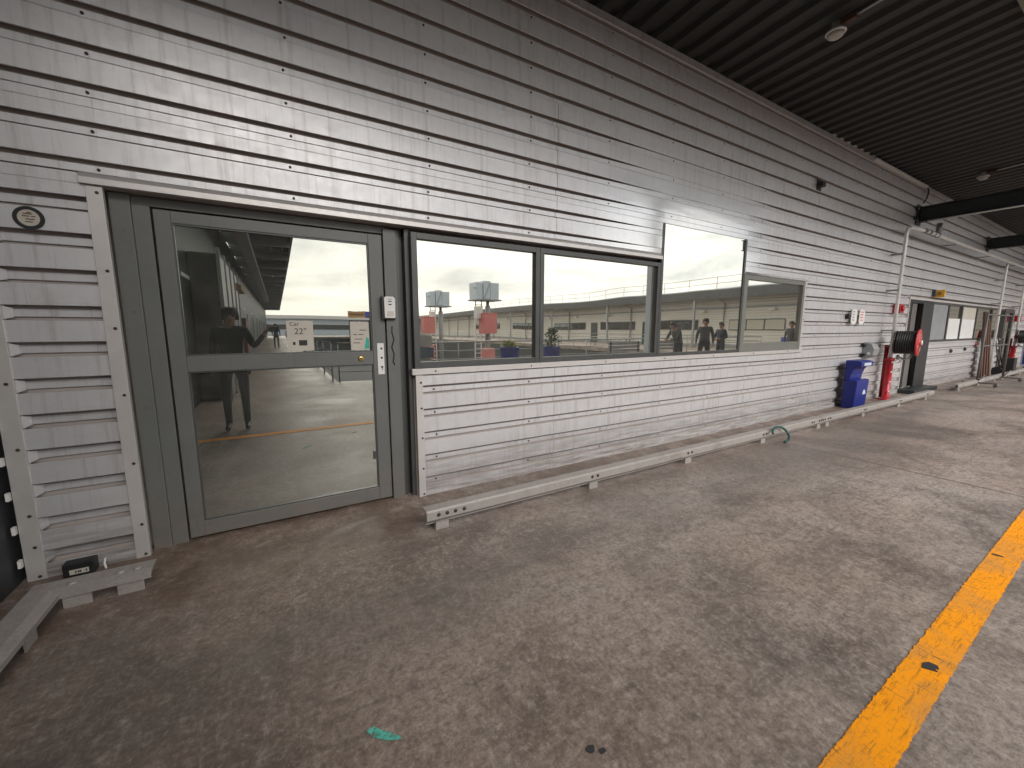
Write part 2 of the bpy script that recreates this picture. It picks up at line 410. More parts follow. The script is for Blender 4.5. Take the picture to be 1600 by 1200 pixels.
# the yellow line, laid a touch out of parallel with the wall
def strip(mb, pts, z0, z1):
    lo = [mb.bm.verts.new((x, y, z0)) for x, y in pts]; hi = [mb.bm.verts.new((x, y, z1)) for x, y in pts]; n = len(pts)
    fs = [mb.bm.faces.new(hi)] + [mb.bm.faces.new((lo[i], lo[(i+1) % n], hi[(i+1) % n], hi[i])) for i in range(n)]
    mb._f(fs); bmesh.ops.recalc_face_normals(mb.bm, faces=fs)
mb = MB(); top, bot = [], []
for i in range(141):
    x = -1.3 + i * .22
    c = .392 + .016 * (x - 1.5) if x < 6 else .464
    j = random.uniform(-.003, .003)
    bot.append((x, c - .074)); top.append((x, c + .074))
for i in range(140):
    q = [bot[i], bot[i+1], top[i+1], top[i]]
    mb.quad(*[(p[0], p[1], .004) for p in q])
yl = tag(mb.build('yellow_line', M['line']), 'worn yellow painted line running along the concrete floor', 'floor marking', kind='structure')
def blot(name, cx, cy, pts, mat, label, cat, z=.006, group=None):
    mb = MB(); strip(mb, [(cx + a, cy + b) for a, b in pts], .0045, z)
    return tag(mb.build(name, mat), label, cat, group)
blot('paint_smear', .235, 1.30, [(-.055,.045),(-.03,.05),(-.005,.02),(.03,-.012),(.05,-.045),(.03,-.04),(-.005,-.02),(-.035,.008)], M['tealmark'], 'small teal paint smear on the concrete floor', 'paint mark')
g = 'dark spots near the yellow line'
blot('oil_spot', .84, .885, [(.016*math.cos(a)*(1+.2*math.sin(3*a)), .013*math.sin(a)) for a in [i*.52 for i in range(12)]], M['ink'], 'larger round dark spot on the floor beside the yellow line', 'stain', group=g)
blot('oil_spot', .872, .860, [(.012*math.cos(a), .010*math.sin(a)*(1+.2*math.cos(2*a))) for a in [i*.52 for i in range(12)]], M['ink'], 'smaller dark spot touching the larger one on the floor', 'stain', group=g)
g = 'black scuffs on the yellow line'
blot('scuff_mark', 2.33, .395, [(-.035,.02),(.0,.028),(.03,.016),(.034,-.012),(.012,-.02),(.006,-.006),(-.008,-.022),(-.02,-.004)], M['ink'], 'ragged black scuff on the nearer part of the yellow line', 'scuff', .0075, g)
blot('scuff_mark', 3.9, .46, [(-.012,.026),(.008,.022),(.014,-.012),(.004,-.026),(-.008,-.006)], M['ink'], 'long thin black scuff farther along the yellow line', 'scuff', .0075, g)

# ================================================================== THE CLAD BUILDING
B = thing('workshop_building', 'long workshop building clad in silver ribbed metal sheet with door and window strip', 'building')
SX = [-.80 + .972 * k for k in range(36)]
END = 31.0
def soft(a, b, v): t = max(0, min(1, (v - a) / (b - a))); return t*t*(3-2*t)
def updep(x, z):
    if z > 3.75 or x < 2.40 or x > 6.6: return 1.0
    inz = soft(3.75, 3.25, z)
    inx = soft(2.55, 3.9, x) * soft(6.6, 5.6, x)
    return 1 - .97 * inx * inz
xs = [-1.33, 0, 2.40, 2.42, 2.7, 3.0, 3.3, 3.6, 3.95, 4.3, 4.8, 5.3, 5.66, 5.9, 6.2, 6.6, 8, 12, 18, 25, END]
# upper sheet: left of the tall pane, over it and to its right
clad('cladding_panel', xs, 2.66, 4.46, B, updep, [x for x in SX if x < 30])
clad('cladding_panel', [-1.33, 0, 2.40, 2.42, 2.7, 3.0, 3.3, 3.6, 3.93], 2.25, 2.66, B, updep, [x for x in SX if x < 3.0])
clad('cladding_panel', [5.66, 5.9, 6.2, 6.6, 8, 12, 18, 25, END], 2.20, 2.66, B, updep, [x for x in SX if 6 < x < 30])
clad('cladding_panel', [-1.33, -.80], -.06, 2.25, B, DEP=.042, GAPU=.017, GAPL=.019, STRIP=.046, caps=-1.258)
clad('cladding_panel', [1.03, 4, 7.42], -.02, 1.06, B, None, [x for x in SX if 1.1 < x < 7.3])
clad('cladding_panel', [7.42, 12.12], -.02, 2.20, B, None, [x for x in SX if 7.5 < x < 12])
clad('cladding_panel', [13.62, 20.95], -.02, 1.10, B, None, [x for x in SX if 13.7 < x < 20.8])
clad('cladding_panel', [22.35, END], -.02, 2.20, B, None, [x for x in SX if 22.5 < x < 30])
# solid wall behind the sheets
mb = MB()
for a, b, z0, z1 in ((-1.33, END, 2.70, 4.5), (-1.33, -.83, -.1, 2.70), (.97, 7.4, -.1, 1.05), (7.43, 12.1, -.1, 2.70), (13.64, 20.9, -.1, 1.08), (22.4, END, -.1, 2.70), (12.1, 13.64, 2.11, 2.70), (20.9, 22.4, 2.13, 2.70), (-1.328, 3.92, 2.25, 2.698), (5.67, 7.425, 2.19, 2.698)):
    mb.box(a, W + (.054 if b < 0 else .041), z0, b, W + (.118 if a in (-1.328, 5.67) else .3), z1)
mb.box(-.828, W + .155, -.1, .968, W + .298, 2.69); mb.box(.972, W + .12, 1.052, 7.428, W + .298, 2.69); mb.box(13.64, W + .08, 1.08, 20.9, W + .3, 2.70)
mb.build('wall_core', M['backing'], B)
# flashings (each its own strip)
def trim(name, x0, y0, z0, x1, y1, z1, mat='trim', bev=.002): 
    m_ = MB(); m_.box(x0, y0, z0, x1, y1, z1); return m_.build(name, M[mat], B, bev)
def screwed(name, x0, z0, x1, z1, zs=(), xs_=(), y=W, mat='trim', t=.006):
    m_ = MB(); m_.box(x0, y - t, z0, x1, y + .03, z1); m_.k = 1
    for z in zs: m_.lathe(((x0+x1)/2 + .012, y - t, z), [(.009, 0), (.009, -.004), (.006, -.007)], 'y', 8)
    for x in xs_: m_.lathe((x, y - t, (z0+z1)/2), [(.008, 0), (.008, -.004), (.005, -.007)], 'y', 8)
    return m_.build(name, [M[mat], M['screw']], B, .0015)
screwed('corner_flashing', -1.335, -.08, -1.255, 4.44, [0.02, .2, .39, .78, 1.15, 1.5, 1.9, 2.4])
screwed('door_side_flashing', -.865, -.06, -.795, 2.246, [.02, .22, .62, 1.05, 1.45, 1.78, 2.21])
m_ = MB(); m_.prism([(W-.026, 2.249), (W-.026, 2.284), (W-.004, 2.312), (W+.02, 2.312), (W+.02, 2.249)], 'x', -.885, 3.93)
m_.build('head_flashing', M['trim'], B, .002)
m_ = MB(); m_.prism([(W-.016, 2.205), (W-.006, 2.235), (W+.02, 2.235), (W+.02, 2.205)], 'x', 5.68, 7.46); m_.build('head_flashing', M['clad'], B)
screwed('sill_flashing', .945, 1.068, 7.44, 1.118, xs_=[x for x in SX if 1.0 < x < 7.3], t=.022)
screwed('window_side_flashing', 7.375, 1.118, 7.44, 2.205, [1.3, 1.6, 1.9, 2.1])
screwed('lower_side_flashing', .975, -.03, 1.035, 1.064, [.02, .25, .52, .78, 1.0], t=.008)
screwed('door_side_flashing', 12.08, .10, 12.135, 2.13, [.15, .37, .58, .78, .98, 1.18, 1.4, 1.6, 1.8, 2.0], t=.012)
m_ = MB(); m_.prism([(W-.02, 2.10), (W-.008, 2.15), (W+.02, 2.15), (W+.02, 2.10)], 'x', 12.1, 21.2); m_.build('head_flashing', M['trim'], B)
screwed('sill_flashing', 13.6, 1.08, 20.95, 1.125, xs_=[x for x in SX if 13.7 < x < 20.8], t=.02)
m_ = MB(); m_.prism([(W-.012, 4.40), (W-.012, 4.47), (W+.03, 4.47), (W+.03, 4.40)], 'x', -1.25, END); m_.build('eaves_flashing', M['clad'], B)
# white foam closers showing at the ends of the ribs
for z in (.10, .30, .50, .70, .90):
    m_ = MB(); m_.box(-1.352, W - .03, z, -1.338, W - .004, z + .045); m_.build('foam_closer', M['white'], B)
for i in range(8):
    m_ = MB(); x = 7.75 + i * .255; m_.prism([(x, 4.475), (x + .10, 4.475), (x + .07, 4.515), (x + .03, 4.515)], 'y', W - .035, W - .008); m_.build('foam_closer', M['paper'], B)

# ---- main door
WD = W + .035
DOOR = MB()
DOOR.box(-.795, WD + .035, -.02, -.70, WD + .11, 2.245)          # outer jamb
DOOR.box(-.70, WD + .05, -.02, -.615, WD + .11, 2.19)            # stepped inner jamb
DOOR.box(-.70, WD + .055, 2.19, .80, WD + .11, 2.245)            # head
DOOR.box(.772, WD + .030, -.02, .872, WD + .11, 2.225)           # lock-side jamb
DOOR.k = 1
DOOR.box(.872, WD + .07, -.02, .905, WD + .11, 2.245); DOOR.box(.935, WD + .02, -.02, .972, WD + .11, 2.245)
DOOR.box(.905, WD + .095, -.02, .935, WD + .112, 2.245)
door = DOOR.build('glass_door', [M['door'], M['frame']], B, .003)
door['label'] = 'grey green framed glass door with two mirrored panes'
mb = MB(); y0, y1 = WD + .048, WD + .10
mb.box(-.603, y0, .02, -.520, y1, 2.178); mb.box(.662, y0, .02, .765, y1, 2.178)
mb.box(-.520, y0 + .0015, 2.105, .662, y1 - .002, 2.178); mb.box(-.520, y0 + .0015, 1.165, .662, y1 - .002, 1.268); mb.box(-.520, y0 + .0015, .02, .662, y1 - .002, .125)
mb.build('door_leaf', M['door'], door, .003)
mb = MB()
for x0, x1, z0, z1 in ((-.52, .662, 1.268, 2.105), (-.52, .662, .125, 1.165)):     # glazing beads
    t = .009
    mb.box(x0, y0+.008, z0, x0+t, y0+.03, z1); mb.box(x1-t, y0+.008, z0, x1, y0+.03, z1)
    mb.box(x0+t, y0+.008, z0, x1-t, y0+.03, z0+t); mb.box(x0+t, y0+.008, z1-t, x1-t, y0+.03, z1)
mb.build('glazing_bead', M['frame'], door)
YG = y0 + .022
for z0, z1 in ((1.277, 2.096), (.134, 1.156)):
    mb = MB(); mb.box(-.511, YG, z0, .653, YG + .008, z1); mb.build('glass_pane', M['glassd'], door)
mb = MB(); mb.box(.694, y0 - .005, 1.08, .746, y0 + .004, 1.333); mb.k = 1
for z in (1.14, 1.215, 1.29): mb.lathe((.726, y0 - .005, z), [(.009, .002), (.009, -.0015), (.004, -.002)], 'y', 12)
mb.box(.724, y0 - .007, 1.112, .729, y0 - .004, 1.135)
mb.build('lock_plate', [M['white'], M['ink']], door, .001)
mb = MB(); mb.lathe((.567, y0 + .001, 1.214), [(.022, 0), (.022, -.004), (.015, -.008), (.007, -.008)], 'y', 18); mb.k = 1; mb.lathe((.567, y0 - .0075, 1.214), [(.008, 0), (.008, -.001)], 'y', 10)
mb.build('lock_cylinder', [M['brass'], M['ink']], door)
mb = MB(); mb.tube([(.815, WD+.028, 1.47), (.812, WD+.026, 1.42), (.826, WD+.026, 1.36), (.806, WD+.026, 1.30), (.824, WD+.026, 1.24), (.812, WD+.026, 1.18), (.826, WD+.028, 1.155)], .0045, 8)
mb.build('cable', M['black'], door)
for z in (.35, .95, 1.55, 2.03):
    mb = MB(); mb.lathe((-.742, WD + .036, z), [(.007, .002), (.007, -.001)], 'y', 10); mb.build('jamb_screw', M['ink'], door)
mb = MB(); mb.box(.628, YG - .012, .37, .655, YG - .001, .44); mb.build('door_stop', M['frame'], door, .002)

# ---- window strip beside the door
WIN = []
def window(x0, x1, z0, z1, fr, mat, gl='glass', bot=None, label=None, recess=.012, left=None, right=None, topf=None):
    l, r, b, t = left or fr, right or fr, bot or fr, fr if topf is None else topf
    m_ = MB(); ya, yb = W - .004 + recess - .016, W + .055
    m_.box(x0, ya, z0, x0 + l, yb, z1); m_.box(x1 - r, ya, z0, x1, yb, z1)
    m_.box(x0 + l, ya + .002, z0, x1 - r, yb - .002, z0 + b); t > .001 and m_.box(x0 + l, ya + .002, z1 - t, x1 - r, yb - .002, z1)
    o = m_.build('window', M[mat], B, .002)
    if label: o['label'] = label
    g_ = MB(); gy = .026 if t > .001 else .004; g_.box(x0 + l - .004, W + gy, z0 + b - .004, x1 - r + .004, W + gy + .008, z1 - t + (.004 if t > .001 else -.001)); g_.build('pane', M[gl], o)
    return o
window(.972, 2.218, 1.120, 2.212, .048, 'frame', label='nearest window pane beside the door', bot=.052)
window(2.222, 3.925, 1.120, 2.212, .045, 'frame', bot=.050)
window(3.930, 5.655, 1.120, 2.660, .040, 'frame', bot=.040, topf=0.0, label='tallest window pane')
window(5.660, 7.375, 1.120, 2.198, .062, 'olive', bot=.125, left=.085, label='olive framed end window pane')

# ---- second door and far window strip
d2 = MB(); d2.box(12.14, W - .012, .08, 12.24, W + .10, 2.10); d2.box(12.24, W + .0, 2.03, 13.62, W + .1, 2.098); d2.box(12.24, W + .085, .08, 13.62, W + .1, 2.03)
d2o = d2.build('open_door', M['black'], B, .003); d2o['label'] = 'dark doorway with its leaf open'
m_ = MB(); m_.box(12.42, W + .02, .10, 12.72, W + .08, 2.02); m_.build('door_panel', M['brown'], d2o, .004)
m_ = MB(); m_.box(12.95, W - .05, .09, 13.52, W + .0, 2.03, rot=R(-4)); m_.build('door_leaf', M['leafdk'], d2o, .004)
m_ = MB(); m_.box(12.1, W - .28, .0, 13.7, W + .03, .085); m_.build('door_step', M['beam'], d2o, .006)
fx = [13.62, 15.03, 16.22, 17.69, 19.45, 20.95]
for i in range(5):
    o = window(fx[i], fx[i+1], 1.13, 2.098, .045, 'frame')
# ---- third door
d3 = MB(); d3.box(20.97, W - .03, 0, 21.22, W + .06, 2.12); d3.box(22.12, W - .03, 0, 22.34, W + .06, 2.12); d3.box(21.22, W - .028, 1.98, 22.12, W + .06, 2.12); d3.box(21.22, W - .0, 0, 22.12, W + .06, .14)
d3o = d3.build('framed_door', M['frame'], B, .004); d3o['label'] = 'farthest grey framed glazed door'
m_ = MB(); m_.box(21.22, W + .01, .14, 22.12, W + .02, 1.98); m_.build('glass_pane', M['glassd'], d3o)

# white and beige sheets hung in the far panes
def sheet(name, x0, x1, z0, z1, mat, label):
    m_ = MB(); m_.box(x0, W + .014, z0, x1, W + .024, z1); return tag(m_.build(name, M[mat]), label, 'blind', 'blinds in the far window strip')
sheet('window_blind', 15.08, 16.17, 1.18, 1.72, 'blind', 'white half blind in the lower part of a far pane')
sheet('window_blind', 16.27, 17.64, 1.18, 1.72, 'blind', 'whitish half blind under a beige one in a far pane')
sheet('window_blind', 16.27, 17.64, 1.725, 2.045, 'beige', 'beige blind across the top of a far pane')
sheet('window_blind', 13.70, 14.98, 1.18, 2.045, 'greymetal', 'grey drawn blind filling the pane beside the open door')

# ================================================================== CANOPY
TILT = .045
def rz(y): return 4.475 + (W - y) * TILT
EDGE = -.45
CN = thing('canopy_roof', 'dark ribbed metal canopy over the walkway with steel cross beams', 'canopy')
mb = MB(); prof = []
x = -1.45; P = .255
while x < END:
    prof += [(x, 0), (x + .105, 0), (x + .135, .045), (x + .225, .045)]; x += P
ys = [W + .06, 1.2, EDGE]
rows = [[mb.bm.verts.new((px, y, rz(y) + dz)) for px, dz in prof] for y in ys]
for a, b in zip(rows, rows[1:]):
    for i in range(len(prof) - 1): mb.bm.faces.new((a[i], a[i+1], b[i+1], b[i]))
mb.build('roof_sheet', M['roof'], CN)
mb = MB(); mb.box(-1.45, EDGE - .2, rz(EDGE) + .06, END, W + .4, rz(EDGE) + .16); mb.build('roof_deck', M['darkwall'], CN)
mb = MB(); mb.box(-1.45, EDGE - .06, rz(EDGE) - .10, END, EDGE - .003, rz(EDGE) + .055); mb.build('fascia', M['greymetal'], CN)
mb = MB(); mb.box(-1.3, 1.06, rz(1.2) - .17, END, 1.16, rz(1.2) - .012); mb.build('purlin', M['khaki'], CN, .004)
def ibeam(x, zb=3.68, y0=EDGE, y1=W - .012):
    m_ = MB(); h = .30; w = .085
    m_.box(x - w, y0, zb, x + w, y1, zb + .016); m_.box(x - w, y0, zb + h - .016, x + w, y1, zb + h); m_.box(x - .006, y0, zb + .016, x + .006, y1, zb + h - .016)
    m_.box(x - .13, y1 - .016, zb - .05, x + .13, y1, zb + h + .05)
    m_.k = 1
    for dx in (-.1, .1):
        for z in (zb + .03, zb + h - .03): m_.lathe((x + dx, y1 - .016, z), [(.02, 0), (.02, -.014), (.012, -.016)], 'y', 6)
    o = m_.build('cross_beam', [M['beam'], M['greymetal']], CN, .002); return o
for x in (11.9, 17.6, 23.3, 29.0): ibeam(x)
# columns carrying the outer edge
def column(x, y):
    t = thing('canopy_column', None, 'column', (x, y, 0), 'columns along the canopy edge')
    m_ = MB(); s_ = .075; m_.box(x - s_, y - s_, .012, x + s_, y + s_, rz(y) - .02); m_.build('shaft', M['paleblue'], t, .006)
    m_ = MB(); m_.box(x - .15, y - .15, 0, x + .15, y + .15, .012); m_.build('base_plate', M['greymetal'], t)
    return t
c1 = column(7.55, .06); c1['label'] = 'pale blue steel column mirrored in the window beside the tall pane'
c2 = copy_thing(c1, (17.6, .06, 0), 'pale steel column at the canopy edge in line with the second cross beam')
# conduit along the flange of the first beam
mb = MB(); mb.cyl((11.80, EDGE + .1, 3.662), (11.80, 3.05, 3.662), .016, 8); tag(mb.build('beam_conduit', M['pipe']), 'thin pale conduit under the nearest cross beam', 'conduit')
mb = MB(); mb.box(9.35, W - .06, 4.405, 12.1, W - .015, 4.445); tag(mb.build('light_batten', M['white'], None, .004), 'slim white light batten at the top of the wall', 'light')
mb = MB(); mb.tube([(12.1, W - .04, 4.42), (12.18, W - .05, 4.35), (12.12, W - .05, 4.2), (11.95, W - .05, 4.08)], .013, 8); tag(mb.build('drooping_cable', M['black']), 'black cable drooping from the light batten to the cross beam', 'cable')
# bulkhead lamps on conduits
def lamp(x, y):
    z = rz(y)
    t = thing('bulkhead_lamp', None, 'lamp', (x, y, z), 'round lamps under the canopy')
    m_ = MB(); m_.lathe((x, y, z), [(.04, -.0), (.042, -.05), (.085, -.09), (.088, -.105), (.078, -.11)], 'z', 24); m_.build('housing', M['pipe'], t)
    m_ = MB(); m_.lathe((x, y, z - .108), [(.074, 0), (.068, -.025), (.045, -.042), (.015, -.05)], 'z', 24); m_.build('lens', M['lens'], t)
    m_ = MB(); m_.box(x - .03, y - .17, z - .06, x + .03, y - .05, z - .01); m_.build('junction_box', M['rust'], t, .004)
    m_ = MB(); m_.tube([(x, y - .17, z - .03), (x, y - 2.4, z - .02 + 2.2 * TILT)], .011, 8); m_.build('conduit', M['pipe'], t)
    return t
l1 = lamp(5.10, 2.19); l1['label'] = 'nearer round bulkhead lamp on a conduit under the canopy'
l2 = copy_thing(l1, (12.2, 2.44, rz(2.44)), 'farther bulkhead lamp just before the nearest cross beam')

# ================================================================== LEFT WALL AND LEFT WING (seen at the edge and in the glass)
LW = thing('side_wall', 'charcoal sheet metal wall closing the left side of the walkway', 'wall', (-1.36, 0, 0))
mb = MB(); mb.box(-1.52, -70, -.05, -1.365, W + .3, 4.6); mb.build('wall_sheet', M['darkwall'], LW)
mb = MB()
for k in range(9): mb.box(-1.362, -9 - k*6, .1, -1.33, -7.9 - k*6, 2.2)
mb.build('door_panels', M['frame'], LW)
mb = MB()
for k in range(6): mb.box(-1.362, -4.6 - k*7, 2.35, -1.34, -2.2 - k*7, 2.42)
mb.build('pale_rail', M['paleblue'], LW)
WR = thing('wing_canopy', 'dark canopy with open purlins over the side walkway, mirrored in the door', 'canopy', (-.4, -35, 0))
mb = MB(); mb.box(-1.4, -70, 4.75, .62, -3.5, 4.85); mb.build('roof_sheet', M['roof'], WR)
mb = MB(); mb.box(.62, -70, 4.42, .70, -3.5, 4.9); mb.build('fascia', M['beam'], WR)
for k in range(22):
    y = -3.6 - 3*k; m_ = MB(); m_.box(-1.36, y, 4.25, .62, y + .12, 4.55); m_.box(-1.36, y, 4.58, .62, y + .12, 4.745); m_.build('truss_beam', M['greymetal'], WR)
for x in (-1.0, -.5, 0, .4):
    m_ = MB(); m_.box(x, -70, 4.56, x + .06, -3.5, 4.66); m_.build('purlin', M['greymetal'], WR)
mb = MB(); mb.box(-.82, -40, 4.0, -.50, -3.6, 4.22); mb.build('cable_tray', M['greymetal'], WR)
mb = MB(); mb.lathe((-.95, -7.5, 0), [(.05, 0), (.05, 3.0)], 'z', 12); tag(mb.build('white_post', M['pipe']), 'white post beside the charcoal side wall, mirrored in the door', 'post')
mb = MB(); mb.prism([(-1.36, 2.95), (-.75, 2.62), (-.75, 2.5), (-1.36, 2.5)], 'y', -8.3, -6.6); tag(mb.build('awning', M['tan']), 'small tan awning on the charcoal side wall, mirrored in the door', 'awning')
t = thing('storage_rack', 'dark covered storage rack along the side wall, mirrored in the door', 'rack', (-1.1, -4, 0))
mb = MB()
for k in range(4): mb.box(-1.355, -4.0 - k*1.02, .04, -.86, -3.02 - k*1.02, 2.9, bev=.03)
mb.build('cover', M['frame'], t)
for k in range(5):
    m_ = MB(); m_.box(-.9, -4.04 - (k-1)*1.02, 0, -.84, -4.0 - (k-1)*1.02, 3.0); m_.build('upright', M['greymetal'], t)
mb = MB(); mb.box(-1.35, -9.4, .0, -.8, -8.2, 1.7); mb.box(-1.36, -9.45, 1.7, -.78, -8.15, 1.76); tag(mb.build('red_cabinet', M['maroon'], None, .01), 'faded red cabinet standing against the side wall', 'cabinet')

# ================================================================== RAILINGS
def railing(name, p, q, label, step=1.6, n=4):
    p, q = Vector(p), Vector(q); L = (q - p).length; t = thing(name, label, 'railing', tuple(p), 'deck railings')
    k = int(L / step)
    for i in range(k + 1):
        a = p.lerp(q, i / k); m_ = MB(); m_.tube([a, a + Vector((0, 0, 1.05))], .022, 6); m_.build('post', M['greymetal'], t)
    m_ = MB()
    for j in range(n):
        z = 1.05 - j * .26; m_.tube([p + Vector((0, 0, z)), q + Vector((0, 0, z))], .024 if j == 0 else .012, 6)
    m_.build('rails', M['greymetal'], t); return t
railing('deck_railing', (1.4, -4.9, 0), (22, -4.9, 0), 'tube railing along the open edge of the deck, mirrored in the windows')
railing('deck_railing', (1.25, -5.1, 0), (1.25, -69, 0), 'tube railing along the side walkway, mirrored in the door', 2.2)
railing('deck_railing', (22.1, -5, 0), (22.1, -69, 0), 'tube railing in front of the opposite building, mirrored in the windows', 2.2, 3)

# ================================================================== OPPOSITE BUILDING, FAR BUILDING
OB = thing('opposite_building', 'long pale ribbed building with dark fascia across the yard, mirrored in the windows', 'building', (30, -45, 0))
mb = MB(); mb.box(30, -95, -4.5, 38, 3.0, 3.9); mb.build('siding', M['siding'], OB)
mb = MB(); mb.prism([(28.3, 3.72), (28.3, 4.36), (28.5, 4.42), (38.2, 4.9), (38.2, 3.72)], 'y', -96, 2.5); mb.build('roof', M['greymetal'], OB)
mb = MB(); mb.box(28.24, -96, 3.70, 28.298, 2.5, 4.30); mb.build('fascia', M['frame'], OB)
for i, (y0, y1) in enumerate(((-11.5, -7.6), (-18.5, -14.2), (-25.5, -21), (-34, -28), (-44, -37), (-57, -48))):
    m_ = MB(); m_.box(29.93, y0, 1.35, 29.998, y1, 2.15); w = m_.build('window', M['frame'], OB)
    m_ = MB(); k = max(2, int((y1 - y0) / 1.2)); s_ = (y1 - y0) / k
    for j in range(k): m_.box(29.915, y0 + j*s_ + .05, 1.41, 29.929, y0 + (j+1)*s_ - .05, 2.09)
    m_.build('pane', M['beige'] if i == 0 else M['glass'], w)
for y in (-20, -27): 
    m_ = MB(); m_.box(29.93, y, 0, 29.998, y + .95, 2.1); m_.build('door', M['hose'] if y == -20 else M['frame'], OB)
m_ = MB(); m_.box(29.9, -6.7, 0, 29.998, -5.7, 2.2); m_.build('door', M['white'], OB)
for k in range(9):
    y = -2.5 - 9.5*k; m_ = MB(); m_.tube([(29.9, y, 0), (29.9, y, 3.4), (29.2, y, 3.7)], .05, 8); m_.build('downpipe', M['greymetal'], OB)
for k in range(8):
    y = -4.0 - 9.5*k; m_ = MB(); m_.box(28.36, y - .07, .02, 28.5, y + .07, 3.72); m_.build('canopy_post', M['greymetal'], OB)
for k in range(10):
    y = -3.4 - 5.3*k; m_ = MB(); m_.box(29.7, y, 2.75, 29.995, y + .45, 2.9); m_.build('wall_light', M['white'], OB)
m_ = MB(); m_.box(29.96, -95, 3.0, 29.998, 2.5, 3.12); m_.box(29.97, -95, 0, 29.999, 2.5, .25); m_.build('trim_band', M['greymetal'], OB)
mb = MB()
for k in range(40):
    y = 2 - 2.4*k; mb.tube([(29.4, y, 4.45), (29.4, y, 5.35)], .018, 5)
for z in (4.9, 5.35): mb.tube([(29.4, 2, z), (29.4, -92, z)], .016, 5)
mb.build('roof_railing', M['tan'], OB)
mb = MB(); mb.box(29.9, -6.9, 1.5, 29.93, -4.8, 2.3) if False else mb.box(29.88, -4.9, 1.45, 29.93, -3.9, 2.2); mb.k = 1; mb.box(29.86, -4.6, 1.7, 29.881, -4.2, 1.95)
tag(mb.build('wall_poster', [M['white'], M['navy']]), 'white poster on the opposite building, mirrored in the end pane', 'poster')
FB = thing('far_building', 'low pale blue building closing the far end of the yard, mirrored in the door', 'building', (10, -95, 0))
mb = MB(); mb.box(-30, -104, -4.5, 28, -88, 3.4); mb.build('wall', M['paleblue'], FB)
mb = MB(); mb.box(-30.5, -104.5, 3.4, 28.2, -87.2, 4.1); mb.build('roof', M['white'], FB)
mb = MB(); mb.box(-30, -87.98, 1.2, 28, -87.9, 2.2); mb.build('window_band', M['frame'], FB)
# lower storey of the yard, a wall coloured dark in place of shaded openings
mb = MB(); mb.box(22.05, -95, -4.5, 22.4, -5.0, -.31); 
tag(mb.build('basement_wall', M['frame']), 'dark wall standing in for shaded openings under the opposite walkway', 'wall')

# ================================================================== MASTS IN THE YARD
def mast(x, y, label, rx=0.0):
    t = thing('equipment_mast', label, 'mast', (x, y, -4.5), 'masts with red boxes in the yard')
    m_ = MB()
    for dx in (-.55, -.15):
        m_.tube([(x + dx, y, -4.5), (x + dx, y, 3.05)], .035, 6)
    for k in range(26): m_.tube([(x - .55, y, -4.2 + k*.28), (x - .15, y, -4.2 + k*.28)], .02, 5)
    m_.build('ladder', M['white'], t)
    m_ = MB(); m_.lathe((x + .28, y, -4.5), [(.17, 0), (.17, 7.2), (.10, 7.3), (.10, 7.62)], 'z', 14); m_.build('column', M['greymetal'], t)
    m_ = MB()
    m_.box(x - .72, y - .5, 3.12, x - .3, y + .5, 4.1); m_.box(x - .26, y - .4, 3.15, x + .2, y + .55, 4.2); m_.box(x + .24, y - .45, 3.12, x + .8, y + .5, 4.12)
    m_.k = 1; m_.box(x - .8, y - .6, 3.04, x + .9, y + .7, 3.115)
    m_.tube([(x - .95, y + .5, 3.75), (x - .7, y + .5, 3.75)], .03, 6); m_.tube([(x - .2, y + .56, 3.2), (x + .2, y + .57, 4.15)], .03, 5)
    m_.build('panel_cabinets', [M['paleblue'], M['greymetal']], t, .01)
    m_ = MB(); m_.box(x - .42 + rx, y + .2, 1.15, x + .43 + rx, y + .95, 2.26); m_.box(x - .44 + rx, y + .18, 2.26, x + .45 + rx, y + .97, 2.32); m_.build('red_box', M['salmon'], t, .01)
    m_ = MB(); m_.box(x - .30 + rx, y + .3, -.7, x + .33 + rx, y + .9, .30); m_.build('red_box', M['salmon'], t, .01)
    m_ = MB(); m_.box(x - .70, y + .1, 2.0, x - .30, y + .5, 2.7); m_.build('control_box', M['white'], t, .01)
    return t
mk = mast(10.8, -15.2, 'larger nearer mast with grey cabinets and red boxes, mirrored in the first pane')
mast(10.55, -22.5, 'smaller farther mast with grey cabinets, at the left of the first pane', -.95)

# ================================================================== PLANTERS ON THE DECK
def planter(x, y, h, n, mat, label, seed):
    rnd = random.Random(seed); t = thing('barrel_planter', label, 'planter', (x, y, 0), 'blue barrel planters by the railing')
    m_ = MB(); m_.lathe((x, y, 0), [(.24, 0), (.27, .3), (.29, .6), (.30, .86), (.31, .88), (.27, .88), (.26, .82)], 'z', 22); m_.build('barrel', M['bluebarrel'], t)
    m_ = MB(); m_.lathe((x, y, .80), [(.26, 0), (.2, .03), (.02, .05)], 'z', 14); m_.build('soil', M['soil'], t)
    m_ = MB()
    for i in range(n):
        a = rnd.uniform(0, 6.28); rr = rnd.uniform(0, .30) * (1 if i % 3 else .5); hh = .85 + h * rnd.random() ** .8
        rr *= 1.15 - .7 * (hh - .85) / h
        c = Vector((x + rr*math.cos(a), y + rr*math.sin(a), hh)); d = Vector((math.cos(a), math.sin(a), rnd.uniform(-.3, .9))).normalized()
        sd = d.cross(Vector((rnd.uniform(-1,1), rnd.uniform(-1,1), rnd.uniform(-1,1)))).normalized(); L = rnd.uniform(.05, .11)
        m_.quad(c, c + d*L*.5 + sd*L*.28, c + d*L, c + d*L*.5 - sd*L*.28)
    m_.build('foliage', M[mat], t)
    m_ = MB()
    for i in range(5):
        a = i*1.3; m_.tube([(x, y, .8), (x + .08*math.cos(a), y + .08*math.sin(a), .85 + h*.5), (x + .15*math.cos(a), y + .15*math.sin(a), .85 + h*.85)], [.012, .009, .004], 5)
    m_.build('stems', M['rust'], t); return t
